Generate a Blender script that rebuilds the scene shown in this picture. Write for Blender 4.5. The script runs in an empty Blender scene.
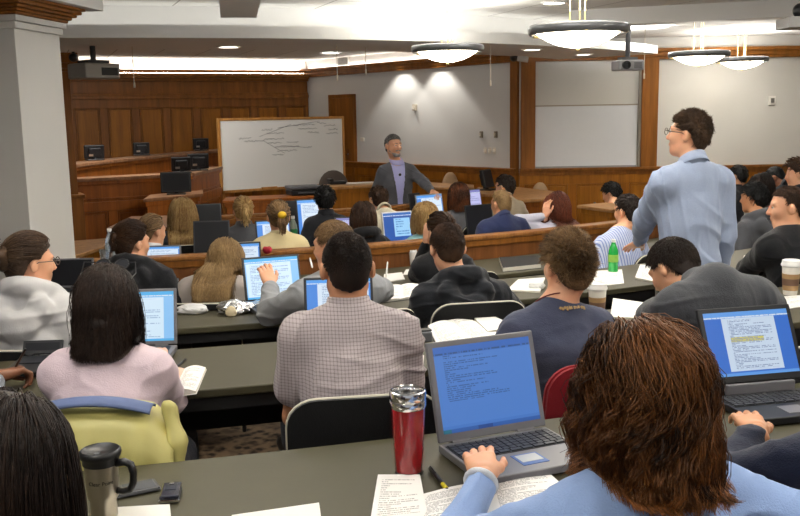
import bpy, bmesh, math, random
import numpy as np
from mathutils import Vector, Matrix
from mathutils.bvhtree import BVHTree
random.seed(7); RNG = np.random.default_rng(11)
SC = bpy.context.scene; COL = SC.collection
pi = math.pi
# ------------------------------------------------------------------ camera
CAMZ = 1.95; FPX = 910.0; PITCH = math.radians(8.9); ROLL = math.radians(1.0)
Fv = Vector((0, math.cos(PITCH), -math.sin(PITCH))); Rw = Vector((1, 0, 0)); Uw = Vector((0, math.sin(PITCH), math.cos(PITCH)))
Rc = Rw*math.cos(ROLL) - Uw*math.sin(ROLL); Uc = Rw*math.sin(ROLL) + Uw*math.cos(ROLL)
CAMP = Vector((0, 0, CAMZ))
cd = bpy.data.cameras.new('camera'); cam = bpy.data.objects.new('camera', cd); COL.objects.link(cam)
cd.sensor_width = 36; cd.lens = 36*FPX/800; cd.clip_start = .05; cd.clip_end = 100
M = Matrix.Identity(4)
for i in range(3):
    M[i][0] = Rc[i]; M[i][1] = Uc[i]; M[i][2] = -Fv[i]; M[i][3] = CAMP[i]
cam.matrix_world = M; SC.camera = cam
# ------------------------------------------------------------------ world + exposure
W = bpy.data.worlds.new('World'); SC.world = W; W.use_nodes = True
W.node_tree.nodes['Background'].inputs[0].default_value = (.93, .96, 1, 1)
W.node_tree.nodes['Background'].inputs[1].default_value = .5
vs = SC.view_settings; vs.view_transform = 'Standard'; vs.look = 'None'; vs.gamma = 1; vs.use_curve_mapping = False
vs.exposure = 0.0
def area(loc, size, power, aim, color=(1, .985, .96), sy=None):
    l = bpy.data.lights.new('area_light', 'AREA'); l.energy = power; l.color = color; l.size = size
    if sy: l.shape = 'RECTANGLE'; l.size_y = sy
    o = bpy.data.objects.new('area_light', l); COL.objects.link(o); o.location = loc
    o.rotation_euler = (Vector(aim)-Vector(loc)).to_track_quat('-Z', 'Y').to_euler(); o['kind'] = 'helper'; return o
def spot(loc, aim, power, deg, blend=.6, color=(1, .96, .90)):
    l = bpy.data.lights.new('spot_light', 'SPOT'); l.energy = power; l.color = color; l.spot_size = math.radians(deg); l.spot_blend = blend; l.shadow_soft_size = .05
    o = bpy.data.objects.new('spot_light', l); COL.objects.link(o); o.location = loc
    o.rotation_euler = (Vector(aim)-Vector(loc)).to_track_quat('-Z', 'Y').to_euler(); o['kind'] = 'helper'; return o
# fill lamps added above and behind the seats (each has a fitting built further down)
ADDED_PENDANTS = [(-.9, 3.6), (1.3, 3.4), (3.4, 4.4), (-1.0, .4), (1.9, .4)]   # added pendant lamps, unseen, nearer than the frame
ADDED_PANELS = [(-1.2, 2.0), (1.8, 1.8), (.4, 4.6), (3.6, 3.6), (1.6, 6.9), (3.8, 6.6), (-1.0, 6.2)]  # ceiling light panels added for fill on the seats
for x, y in ADDED_PANELS: area((x, y, 2.87), 1.0, 17, (x, y, 0), (1, .985, .96), .5)
# fill lamps added over the front of the room, and uplight out of the open tops of the pendant bowls
area((-2.9, 10.2, 2.86), 1.0, 75, (-3.1, 11.6, 0), (1, .985, .96), .5)
area((-.6, 9.3, 2.86), 1.0, 40, (-.7, 10.2, 0), (1, .985, .96), .5)
area((2.6, 10.6, 2.86), 1.0, 34, (2.6, 10.8, 0), (1, .985, .96), .5)
for px_, py_, D_ in ((447.5, 47, 7.9), (578, 28, 5.9), (699, 53.5, 9.6), (742, 59, 11.4)):
    X_ = (px_-400)/FPX*D_; area((X_, D_-.02, 2.585), .45, 27, (X_, D_, 4), (1, .98, .95))
for X_, Y_ in ADDED_PENDANTS: area((X_, Y_, 2.585), .45, 34, (X_, Y_, 4), (1, .98, .95))
# downlights that scallop the angled wall behind the lecturer
for s_ in (2.62, 3.45):
    x_, y_ = -1.58+.6475*s_, 16.1-.7621*s_; spot((x_-.762*.32, y_-.647*.32, 2.84), (x_-.762*.16, y_-.647*.16, .9), 42, 96, .35)
# ------------------------------------------------------------------ pixels to points
def ray(px, py): return (Fv + Rc*((px-400)/FPX) - Uc*((py-258)/FPX))
def P(px, py, Y): r = ray(px, py); return CAMP + r*(Y/r.y)
def Zp(px, py, z): r = ray(px, py); return CAMP + r*((z-CAMZ)/r.z)
CX, CY = -3.9, 16.2
def PR(px, py, R):
    r = ray(px, py); a = r.x**2+r.y**2; b = -2*(r.x*CX+r.y*CY); c = CX*CX+CY*CY-R*R
    t = (-b-math.sqrt(b*b-4*a*c))/(2*a); return CAMP+r*t
def arc(R, x): return Vector((x, CY-math.sqrt(R*R-(x-CX)**2), 0))
def rowyaw(p): return math.degrees(math.atan2(CX-p[0], CY-p[1]))
def fwd(a): a = math.radians(a); return Vector((math.sin(a), math.cos(a), 0))
def rgt(a): a = math.radians(a); return Vector((math.cos(a), -math.sin(a), 0))
# ------------------------------------------------------------------ materials
def srgb(h):
    if isinstance(h, str): h = tuple(int(h[i:i+2], 16) for i in (0, 2, 4))
    return tuple(((c/255)/12.92 if c/255 <= .04045 else ((c/255+.055)/1.055)**2.4) for c in h)+(1,)
class NT:
    def __init__(s, name):
        s.m = bpy.data.materials.new(name); s.m.use_nodes = True; s.t = s.m.node_tree; s.b = s.t.nodes['Principled BSDF']
    def n(s, typ, **kw):
        x = s.t.nodes.new(typ)
        for k, v in kw.items(): setattr(x, k, v)
        return x
    def l(s, a, b): s.t.links.new(a, b)
    def math(s, op, a, b=None):
        x = s.n('ShaderNodeMath', operation=op)
        for i, v in enumerate((a, b)):
            if v is None: continue
            if isinstance(v, (int, float)): x.inputs[i].default_value = v
            else: s.l(v, x.inputs[i])
        return x.outputs[0]
    def mix(s, f, a, b):
        x = s.n('ShaderNodeMix', data_type='RGBA')
        for i, v in ((0, f), (6, a), (7, b)):
            if isinstance(v, (int, float, tuple)): x.inputs[i].default_value = v
            else: s.l(v, x.inputs[i])
        return x.outputs[2]
    def bump(s, h, st, d=.01):
        x = s.n('ShaderNodeBump'); x.inputs['Strength'].default_value = st; x.inputs['Distance'].default_value = d
        s.l(h, x.inputs['Height']); s.l(x.outputs[0], s.b.inputs['Normal'])
    def noise(s, scale, detail=3, vec=None, rough=.5):
        x = s.n('ShaderNodeTexNoise'); x.inputs['Scale'].default_value = scale; x.inputs['Detail'].default_value = detail; x.inputs['Roughness'].default_value = rough
        if vec is not None: s.l(vec, x.inputs['Vector'])
        return x.outputs['Fac']
    def ramp(s, f, lo, hi):
        x = s.n('ShaderNodeMapRange'); x.inputs[1].default_value = lo; x.inputs[2].default_value = hi; s.l(f, x.inputs[0]); return x.outputs[0]
def S(c): return srgb(c) if not (isinstance(c, tuple) and len(c) == 4) else c
def sc(c, k): return (c[0]*k, c[1]*k, c[2]*k, 1)
def mat(name, c, rough=.5, metal=0, var=.08, scale=14, bump=0, bscale=120, spec=.5, trans=0, emit=None, es=0, coat=0):
    t = NT(name); c = S(c); t.b.inputs['Roughness'].default_value = rough; t.b.inputs['Metallic'].default_value = metal
    t.b.inputs['Specular IOR Level'].default_value = spec; t.b.inputs['Transmission Weight'].default_value = trans; t.b.inputs['Coat Weight'].default_value = coat
    co = t.n('ShaderNodeTexCoord').outputs['Object']
    if var: t.l(t.mix(t.noise(scale, 4, co), sc(c, 1-var), sc(c, 1+var)), t.b.inputs['Base Color'])
    else: t.b.inputs['Base Color'].default_value = c
    if bump: t.bump(t.noise(bscale, 3, co), bump, .004)
    if emit: t.b.inputs['Emission Color'].default_value = S(emit); t.b.inputs['Emission Strength'].default_value = es
    return t.m
def wood(name, dark, light, scale=1.0, rough=.35, rot=(0, 0, 0)):
    t = NT(name); co = t.n('ShaderNodeTexCoord').outputs['Object']
    mp = t.n('ShaderNodeMapping'); mp.inputs['Scale'].default_value = (9*scale, 9*scale, .8*scale); mp.inputs['Rotation'].default_value = rot; t.l(co, mp.inputs['Vector'])
    a = t.noise(1.6, 5, mp.outputs[0], .6)
    mp2 = t.n('ShaderNodeMapping'); mp2.inputs['Scale'].default_value = (40*scale, 40*scale, 2*scale); mp2.inputs['Rotation'].default_value = rot; t.l(co, mp2.inputs['Vector'])
    b = t.noise(2, 3, mp2.outputs[0]); f = t.math('ADD', t.math('MULTIPLY', a, .7), t.math('MULTIPLY', b, .3))
    t.l(t.mix(t.ramp(f, .32, .68), S(dark), S(light)), t.b.inputs['Base Color']); t.b.inputs['Roughness'].default_value = rough+.1; t.b.inputs['Specular IOR Level'].default_value = .22
    t.bump(b, .08, .003); return t.m
def fabric(name, c, pattern=None, c2=None, rough=.85, var=.1, bump=.35, bscale=260, fs=(.012, .012)):
    t = NT(name); c = S(c); co = t.n('ShaderNodeTexCoord').outputs['Object']
    base = t.mix(t.noise(5, 5, co, .6), sc(c, 1-var), sc(c, 1+var))
    fine = t.noise(bscale, 2, co)
    base = t.mix(t.math('MULTIPLY', fine, .35), base, sc(c, .72))
    if pattern:
        c2 = S(c2); sp = t.n('ShaderNodeSeparateXYZ'); t.l(co, sp.inputs[0])
        def band(ax, per, duty):
            return t.math('LESS_THAN', t.math('FRACT', t.math('MULTIPLY', sp.outputs[ax], 1/per)), duty)
        if pattern == 'stripe': base = t.mix(band(0, fs[0], fs[1]), base, c2)
        if pattern == 'check':
            f = t.math('MULTIPLY', t.math('ADD', band(0, fs[0], .28), band(2, fs[0], .28)), .5)
            base = t.mix(f, base, c2)
        if pattern == 'yoke':
            f = t.ramp(sp.outputs[2], fs[0], fs[1]); base = t.mix(f, base, c2)
        if pattern == 'weave':
            base = t.mix(t.math('MULTIPLY', t.noise(400, 1, co), .8), base, c2)
    t.l(base, t.b.inputs['Base Color']); t.b.inputs['Roughness'].default_value = rough
    t.b.inputs['Sheen Weight'].default_value = .15; t.b.inputs['Specular IOR Level'].default_value = .25
    h = t.math('ADD', fine, t.math('MULTIPLY', t.noise(28, 4, co), 1.6)); t.bump(h, bump, .006)
    return t.m
def skin(name, c):
    t = NT(name); c = S(c); co = t.n('ShaderNodeTexCoord').outputs['Object']
    t.l(t.mix(t.noise(22, 4, co), sc(c, .88), (min(c[0]*1.12, 1), c[1]*1.02, c[2]*1.0, 1)), t.b.inputs['Base Color'])
    t.b.inputs['Roughness'].default_value = .5; t.b.inputs['Subsurface Weight'].default_value = .12; t.b.inputs['Subsurface Radius'].default_value = (.01, .004, .002); t.b.inputs['Subsurface Scale'].default_value = .5
    t.bump(t.noise(180, 2, co), .1, .002); return t.m
def hairmat(name, d, l, rough=.52):
    t = NT(name); a = t.n('ShaderNodeAttribute', attribute_name='tint')
    co = t.n('ShaderNodeTexCoord').outputs['Object']
    f = t.math('ADD', t.math('MULTIPLY', a.outputs['Fac'], .8), t.math('MULTIPLY', t.math('SUBTRACT', t.noise(60, 3, co), .5), .5))
    t.l(t.mix(t.ramp(f, 0, 1), S(d), S(l)), t.b.inputs['Base Color']); t.b.inputs['Roughness'].default_value = rough; t.b.inputs['Specular IOR Level'].default_value = .25
    t.bump(t.noise(220, 2, co), .3, .003); return t.m
def screenmat(name, style, seed=0, bright=1.0, emit=True):
    """a lit screen (or, with emit False, a printed page): pale page, side margins, rows of dark text, top and bottom bars"""
    t = NT(name); uv = t.n('ShaderNodeTexCoord').outputs['UV']; sp = t.n('ShaderNodeSeparateXYZ'); t.l(uv, sp.inputs[0]); u, v = sp.outputs[0], sp.outputs[1]
    def rng(x, a, b): return t.math('MULTIPLY', t.math('GREATER_THAN', x, a), t.math('LESS_THAN', x, b))
    st = dict(doc=dict(bg='2f6fd0', page='cfe0f4', u=(.2, .83), v=(.07, .9), n=44, ink='7c90b8', bar='5fa0ec', hl=(.52, .60)),
              blue=dict(bg='4a80d4', page='5288da', u=(.0, 1), v=(.08, .9), n=42, ink='3460a0', bar='3a70c8', hl=None, tx=(.09, .72), tv=(.36, .95)),
              pale=dict(bg='8cc4f4', page='d6ecfc', u=(.02, .86), v=(.05, .88), n=26, ink='9cb8d8', bar='4fb0ea', hl=None),
              side=dict(bg='4d8ce0', page='dcebfb', u=(.17, .97), v=(.03, .9), n=26, ink='8fa8cc', bar='5aa2ee', hl=None),
              win=dict(bg='1f55a8', page='9cd0f6', u=(.36, .93), v=(.3, .84), n=14, ink='4f8ccc', bar='2a66b8', hl=None),
              lav=dict(bg='9a98d8', page='c2c2ec', u=(.03, .97), v=(.03, .93), n=18, ink='9090c8', bar='8080c0', hl=None),
              paper=dict(bg='eceae6', page='eceae6', u=(.0, 1), v=(0, 1), n=30, ink='9b9a9a', bar=None, hl=None, tx=(.1, .9), tv=(.08, .93)),
              case=dict(bg='eceae6', page='eceae6', u=(.0, 1), v=(0, 1), n=22, ink='a8a6a4', bar=None, hl=None, tx=(.12, .88), tv=(.1, .9)))[style]
    page = t.math('MULTIPLY', rng(u, *st['u']), rng(v, *st['v']))
    c = t.mix(page, S(st['bg']), S(st['page']))
    tx = st.get('tx') or (st['u'][0]+.07, st['u'][1]-.05); tv = st.get('tv') or (st['v'][0]+.03, st['v'][1]-.03)
    vn = t.math('MULTIPLY', v, st['n']); row = t.math('FLOOR', vn)
    wn = t.n('ShaderNodeTexWhiteNoise', noise_dimensions='1D'); t.l(t.math('ADD', row, seed*13.7), wn.inputs['W'])
    end = t.math('ADD', t.math('MULTIPLY', wn.outputs['Value'], (tx[1]-tx[0])*1.5), tx[0]); end = t.math('MINIMUM', end, tx[1])
    lin = t.math('MULTIPLY', t.math('LESS_THAN', t.math('FRACT', vn), .5), t.math('MULTIPLY', t.math('GREATER_THAN', u, tx[0]), t.math('LESS_THAN', u, end)))
    cb = t.n('ShaderNodeCombineXYZ'); t.l(t.math('MULTIPLY', u, 55), cb.inputs[0]); t.l(t.math('MULTIPLY', row, 3.7), cb.inputs[1]); cb.inputs[2].default_value = seed
    ink = t.math('MULTIPLY', t.math('MULTIPLY', lin, rng(v, *tv)), t.math('GREATER_THAN', t.noise(1.0, 1, cb.outputs[0]), .44))
    if st['hl']:
        hl = t.math('MULTIPLY', rng(v, *st['hl']), rng(u, tx[0], tx[1]-.12)); c = t.mix(hl, c, S('d8d070'))
    c = t.mix(ink, c, S(st['ink']))
    if st['bar']:
        c = t.mix(t.math('GREATER_THAN', v, .9), c, S(st['bar'])); c = t.mix(t.math('LESS_THAN', v, .045), c, S(st['bar'] if style != 'blue' else '2f62b4'))
        c = t.mix(t.math('MULTIPLY', rng(v, .905, .925), t.math('GREATER_THAN', t.noise(1.0, 1, cb.outputs[0]), .42)), c, S('dfeaf6' if style != 'blue' else '2c558f'))
        if style == 'blue':
            c = t.mix(t.math('MULTIPLY', t.math('LESS_THAN', v, .045), rng(u, .35, .5)), c, S('1f4a94')); c = t.mix(t.math('MULTIPLY', t.math('LESS_THAN', v, .045), t.math('LESS_THAN', u, .08)), c, S('1f6f86'))
    if emit:
        t.b.inputs['Base Color'].default_value = (.01, .01, .01, 1); t.b.inputs['Roughness'].default_value = .35
        t.l(c, t.b.inputs['Emission Color']); t.b.inputs['Emission Strength'].default_value = bright
    else: t.l(c, t.b.inputs['Base Color']); t.b.inputs['Roughness'].default_value = .7
    return t.m
# ------------------------------------------------------------------ mesh building
def npmesh(name, V, F, smooth=True, attr=None, uv=None):
    """V n x 3, F list of m x k arrays"""
    me = bpy.data.meshes.new(name); V = np.asarray(V, np.float32)
    F = [np.asarray(f, np.int32) for f in F if len(f)]
    tot = sum(len(f) for f in F); lt = np.concatenate([f.ravel() for f in F]); ls = np.concatenate([np.full(len(f), f.shape[1], np.int32) for f in F])
    me.vertices.add(len(V)); me.vertices.foreach_set('co', V.ravel()); me.loops.add(len(lt)); me.loops.foreach_set('vertex_index', lt)
    me.polygons.add(tot); st = np.zeros(tot, np.int32); st[1:] = np.cumsum(ls)[:-1]; me.polygons.foreach_set('loop_start', st)
    if smooth: me.polygons.foreach_set('use_smooth', np.ones(tot, bool))
    if attr is not None:
        a = me.attributes.new('tint', 'FLOAT', 'POINT'); a.data.foreach_set('value', np.asarray(attr, np.float32))
    me.update(calc_edges=True); me.validate(); return me
def link(name, me, m=None, parent=None, loc=None):
    o = bpy.data.objects.new(name, me); COL.objects.link(o)
    if m is not None:
        for x in (m if isinstance(m, (list, tuple)) else [m]): me.materials.append(x)
    if parent is not None: o.parent = parent
    if loc is not None: o.location = loc
    return o
def tag(o, label=None, cat=None, group=None, kind=None):
    if label: o['label'] = label
    if cat: o['category'] = cat
    if group: o['group'] = group
    if kind: o['kind'] = kind
    return o
def empty(name, loc=(0, 0, 0), yaw=0, label=None, cat=None, group=None):
    o = bpy.data.objects.new(name, None); COL.objects.link(o); o.location = loc; o.rotation_euler = (0, 0, -math.radians(yaw)); o.empty_display_size = .05
    return tag(o, label, cat, group)
def copy_thing(o, loc=None, yaw=None, label=None):
    c = o.copy(); COL.objects.link(c)
    if loc is not None: c.location = loc
    if yaw is not None: c.rotation_euler = (0, 0, -math.radians(yaw))
    if label: c['label'] = label
    def rec(a, b):
        for ch in a.children:
            d = ch.copy(); COL.objects.link(d); d.parent = b; rec(ch, d)
    rec(o, c); return c
class MB:
    def __init__(s): s.v = []; s.f = []; s.uv = None
    def add(s, vs, fs):
        n = len(s.v); s.v += [tuple(x) for x in vs]; s.f += [tuple(i+n for i in f) for f in fs]; return s
    def obox(s, c, ax, ay, az):
        c, ax, ay, az = map(Vector, (c, ax, ay, az)); vs = [c+ax*i+ay*j+az*k for k in (-1, 1) for j in (-1, 1) for i in (-1, 1)]
        fs = [(0, 2, 3, 1), (4, 5, 7, 6), (0, 1, 5, 4), (2, 6, 7, 3), (0, 4, 6, 2), (1, 3, 7, 5)]
        if ax.cross(ay).dot(az) < 0: fs = [f[::-1] for f in fs]
        return s.add(vs, fs)
    def box(s, x0, x1, y0, y1, z0, z1): return s.obox(((x0+x1)/2, (y0+y1)/2, (z0+z1)/2), ((x1-x0)/2, 0, 0), (0, (y1-y0)/2, 0), (0, 0, (z1-z0)/2))
    def prism(s, poly, z0, z1):
        n = len(poly); a = sum(poly[i][0]*poly[(i+1) % n][1]-poly[(i+1) % n][0]*poly[i][1] for i in range(n))
        if a < 0: poly = poly[::-1]
        vs = [(p[0], p[1], z0) for p in poly]+[(p[0], p[1], z1) for p in poly]
        return s.add(vs, [tuple(range(n))[::-1], tuple(range(n, 2*n))]+[(i, (i+1) % n, n+(i+1) % n, n+i) for i in range(n)])
    def strip(s, A, B, z0, z1):
        """band between two polylines A (outer/near) and B, extruded"""
        n = len(A); vs = []
        for a, b in zip(A, B): vs += [(a[0], a[1], z0), (b[0], b[1], z0), (b[0], b[1], z1), (a[0], a[1], z1)]
        fs = []
        for i in range(n-1):
            for k in range(4): fs.append((4*i+k, 4*i+(k+1) % 4, 4*i+4+(k+1) % 4, 4*i+4+k))
        fs += [(3, 2, 1, 0), (4*n-4, 4*n-3, 4*n-2, 4*n-1)]
        return s.add(vs, [f[::-1] for f in fs])
    def lathe(s, prof, c=(0, 0, 0), n=32, cap=True):
        c = Vector(c); vs = []; m = len(prof)
        for i in range(n):
            a = 2*pi*i/n
            for r, z in prof: vs.append(c+Vector((r*math.cos(a), r*math.sin(a), z)))
        fs = [(i*m+j, ((i+1) % n)*m+j, ((i+1) % n)*m+j+1, i*m+j+1) for i in range(n) for j in range(m-1)]
        if cap:
            if prof[0][0] > 1e-6: fs.append(tuple(i*m for i in range(n))[::-1])
            if prof[-1][0] > 1e-6: fs.append(tuple(i*m+m-1 for i in range(n)))
        return s.add(vs, fs)
    def tube(s, pts, r, n=8, closed=False):
        pts = [Vector(p) for p in pts]; k = len(pts); vs = []; ref = Vector((.13, .2, .97))
        rr = r if isinstance(r, (list, tuple)) else [r]*k
        for i, p in enumerate(pts):
            t = (pts[(i+1) % k]-pts[i-1]) if closed or 0 < i < k-1 else (pts[1]-pts[0] if i == 0 else pts[-1]-pts[-2])
            t = t.normalized(); u = t.cross(ref)
            if u.length < .05: u = t.cross(Vector((1, 0, 0)))
            u.normalize(); w = t.cross(u)
            for j in range(n): a = 2*pi*j/n; vs.append(p+(u*math.cos(a)+w*math.sin(a))*rr[i])
        fs = [(i*n+j, i*n+(j+1) % n, ((i+1) % k)*n+(j+1) % n, ((i+1) % k)*n+j) for i in range(k if closed else k-1) for j in range(n)]
        if not closed: fs += [tuple(range(n))[::-1], tuple(range((k-1)*n, k*n))]
        return s.add(vs, fs)
    def ball(s, c, r, n=12, rot=None):
        c = Vector(c); r = Vector(r if isinstance(r, (tuple, list)) else (r, r, r)); vs = []; m = n//2
        for j in range(1, m):
            for i in range(n):
                a = 2*pi*i/n; b = pi*j/m; v = Vector((r.x*math.sin(b)*math.cos(a), r.y*math.sin(b)*math.sin(a), r.z*math.cos(b))); vs.append(c+(rot @ v if rot else v))
        tp = Vector((0, 0, r.z)); vs += [c+(rot @ tp if rot else tp), c-(rot @ tp if rot else tp)]; T = len(vs)-2
        fs = [((j)*n+i, (j+1)*n+i, (j+1)*n+(i+1) % n, j*n+(i+1) % n) for j in range(m-2) for i in range(n)]
        fs += [(T, i, (i+1) % n) for i in range(n)]+[(T+1, (m-2)*n+(i+1) % n, (m-2)*n+i) for i in range(n)]
        return s.add(vs, fs)
    def build(s, name, m, parent=None, smooth=False, bevel=0, inv=None, auto=None, loc=None):
        me = bpy.data.meshes.new(name); V = s.v
        if inv is not None: V = [inv @ Vector(v) for v in V]
        me.from_pydata([tuple(v) for v in V], [], s.f); me.update()
        if smooth: me.polygons.foreach_set('use_smooth', [True]*len(me.polygons))
        o = link(name, me, m, parent, loc)
        if auto: me.set_sharp_from_angle(angle=math.radians(auto))
        if bevel:
            b = o.modifiers.new('bevel', 'BEVEL'); b.width = bevel; b.segments = 2; b.limit_method = 'ANGLE'; b.angle_limit = math.radians(40)
        return o
def quad_uv(name, p00, p10, p11, p01, m, parent=None, inv=None):
    vs = [Vector(p) for p in (p00, p10, p11, p01)]
    if inv is not None: vs = [inv @ v for v in vs]
    me = bpy.data.meshes.new(name); me.from_pydata([tuple(v) for v in vs], [], [(0, 1, 2, 3)]); uv = me.uv_layers.new(name='UVMap')
    for i, c in enumerate(((0, 0), (1, 0), (1, 1), (0, 1))): uv.data[i].uv = c
    return link(name, me, m, parent)
def frame_inv(loc, yaw): return (Matrix.Translation(Vector(loc)) @ Matrix.Rotation(-math.radians(yaw), 4, 'Z')).inverted()
# ------------------------------------------------------------------ signed-distance modelling of bodies, clothes and hair masses
def A3(v): return np.array([v[0], v[1], v[2]], float)
class SDF:
    def __init__(s): s.p = []
    def cone(s, a, b, ra, rb=None, k=.03, sub=False):
        s.p.append(('c', A3(a), A3(b), ra, ra if rb is None else rb, k, sub)); return s
    def ell(s, c, r, k=.03, rot=None, sub=False):
        s.p.append(('e', A3(c), np.array(r, float), np.eye(3) if rot is None else np.array(rot, float), 0, k, sub)); return s
    def mesh(s, vox, cuts=(), smooth=2, disp=None):
        """cuts: functions of (N,3)-broadcast X,Y,Z giving a distance that the solid is intersected with"""
        lo = np.full(3, 1e9); hi = -lo; bb = []
        for p in s.p:
            if p[0] == 'c': R = max(p[3], p[4]); a = np.minimum(p[1], p[2])-R; b = np.maximum(p[1], p[2])+R
            else: R = p[2].max(); e = np.abs(p[3]) @ p[2]; a = p[1]-e; b = p[1]+e
            mg = p[5]*.5+2.5*vox; bb.append((a-mg, b+mg))
            if not p[6]: lo = np.minimum(lo, a-mg); hi = np.maximum(hi, b+mg)
        n = np.ceil((hi-lo)/vox).astype(int)+1; F = np.full(n, .05)
        ax = [lo[i]+vox*np.arange(n[i]) for i in range(3)]
        for p, (a, b) in zip(s.p, bb):
            i0 = np.clip(np.floor((a-lo)/vox).astype(int), 0, n); i1 = np.clip(np.ceil((b-lo)/vox).astype(int)+1, 0, n)
            if (i1 <= i0).any(): continue
            sl = tuple(slice(i0[i], i1[i]) for i in range(3)); X, Y, Z = np.meshgrid(*[ax[i][sl[i]] for i in range(3)], indexing='ij')
            if p[0] == 'c':
                d = p[2]-p[1]; L = max(d @ d, 1e-9); x, y, z = X-p[1][0], Y-p[1][1], Z-p[1][2]
                t = np.clip((x*d[0]+y*d[1]+z*d[2])/L, 0, 1); D = np.sqrt((x-t*d[0])**2+(y-t*d[1])**2+(z-t*d[2])**2)-(p[3]+t*(p[4]-p[3]))
            else:
                R = p[3]; x, y, z = X-p[1][0], Y-p[1][1], Z-p[1][2]
                u = (R[0, 0]*x+R[1, 0]*y+R[2, 0]*z)/p[2][0]; v = (R[0, 1]*x+R[1, 1]*y+R[2, 1]*z)/p[2][1]; w = (R[0, 2]*x+R[1, 2]*y+R[2, 2]*z)/p[2][2]
                k0 = np.sqrt(u*u+v*v+w*w); k1 = np.sqrt((u/p[2][0])**2+(v/p[2][1])**2+(w/p[2][2])**2)+1e-9; D = k0*(k0-1)/k1
            k = p[5]; f = F[sl]
            if p[6]: h = np.clip(.5-.5*(f+D)/k, 0, 1); F[sl] = f+(-D-f)*h+k*h*(1-h)
            else: h = np.clip(.5+.5*(f-D)/k, 0, 1); F[sl] = f+(D-f)*h-k*h*(1-h)
        if cuts:
            X, Y, Z = np.meshgrid(*ax, indexing='ij')
            for c in cuts: F = np.maximum(F, c(X, Y, Z))
        F[[0, -1]] = .05; F[:, [0, -1]] = .05; F[:, :, [0, -1]] = .05
        V, Q = surfnet(F, lo, vox)
        return relax(V, Q, smooth)
def surfnet(F, lo, h):
    S_ = F < 0; n = np.array(F.shape)
    cs = [(i, j, k) for i in (0, 1) for j in (0, 1) for k in (0, 1)]
    sub = lambda A, c: A[c[0]:n[0]-1+c[0], c[1]:n[1]-1+c[1], c[2]:n[2]-1+c[2]]
    cnt = sum(sub(S_, c).astype(np.int8) for c in cs); act = (cnt > 0) & (cnt < 8); idx = np.argwhere(act)
    val = np.stack([F[idx[:, 0]+c[0], idx[:, 1]+c[1], idx[:, 2]+c[2]] for c in cs], 1)
    pos = np.zeros((len(idx), 3)); m = np.zeros(len(idx))
    for a in range(8):
        for b in range(a+1, 8):
            d = np.array(cs[b])-np.array(cs[a])
            if np.abs(d).sum() != 1: continue
            x = (val[:, a] < 0) != (val[:, b] < 0); t = val[:, a]/(val[:, a]-val[:, b]+1e-12); t = np.clip(t, .02, .98)
            pos[x] += (np.array(cs[a])+t[x, None]*d); m[x] += 1
    V = lo+h*(idx+pos/m[:, None]); G = np.full(n-1, -1, np.int64); G[tuple(idx.T)] = np.arange(len(idx)); Q = []
    for ax in range(3):
        u, v = (ax+1) % 3, (ax+2) % 3
        a = [slice(None)]*3; b = [slice(None)]*3; a[ax] = slice(0, -1); b[ax] = slice(1, None)
        for w in (u, v): a[w] = slice(1, -1); b[w] = slice(1, -1)
        s0, s1 = S_[tuple(a)], S_[tuple(b)]; e = np.argwhere(s0 != s1); fl = s0[tuple(e.T)]
        e = e.copy(); e[:, u] += 1; e[:, v] += 1
        def g(du, dv): q = e.copy(); q[:, u] += du; q[:, v] += dv; return G[tuple(q.T)]
        q = np.stack([g(-1, -1), g(0, -1), g(0, 0), g(-1, 0)], 1); q[~fl] = q[~fl][:, ::-1]; Q.append(q)
    return V, np.concatenate(Q)
def relax(V, Q, it):
    E = np.concatenate([Q[:, [0, 1]], Q[:, [1, 2]], Q[:, [2, 3]], Q[:, [3, 0]]])
    for _ in range(it):
        N = np.zeros_like(V); c = np.bincount(E[:, 0], minlength=len(V)).astype(float)
        for i in range(3): N[:, i] = np.bincount(E[:, 0], V[E[:, 1], i], minlength=len(V))
        V = V*.4+.6*N/np.maximum(c, 1)[:, None]
    return V, Q
def normals(V, Q):
    n = np.cross(V[Q[:, 2]]-V[Q[:, 0]], V[Q[:, 3]]-V[Q[:, 1]]); N = np.zeros_like(V)
    for k in range(4):
        for i in range(3): N[:, i] += np.bincount(Q[:, k], n[:, i], minlength=len(V))
    return N/(np.linalg.norm(N, axis=1)[:, None]+1e-12)
def wav(p, seed, f, n=5):
    r = np.random.default_rng(seed); o = 0
    for i in range(n):
        k = r.normal(size=3); k /= np.linalg.norm(k); o = o+np.sin(p @ (k*f*(.7+.6*r.random()))+r.random()*6.28)
    return o/n
def folds(V, Q, seed, amp):
    """cloth folds: warped, sharp-edged ridges that run round the body and slope down"""
    N = normals(V, Q); w = V+.045*np.stack([wav(V, seed+i, 10) for i in range(3)], 1)
    r1 = np.clip(1-np.abs(wav(w*np.array([.55, .55, 1.5]), seed+5, 40, 3))*2.6, 0, 1); r2 = np.clip(1-np.abs(wav(w*np.array([1.5, 1.5, .5]), seed+9, 34, 3))*2.6, 0, 1)
    m = np.clip(.5+1.2*wav(V, seed+3, 9), 0, 1); c = wav(V, seed+4, 13)
    return V+N*(amp*(1.5*r1*m+1.1*r2*(1-m)+.7*c-.5))[:, None]
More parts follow.
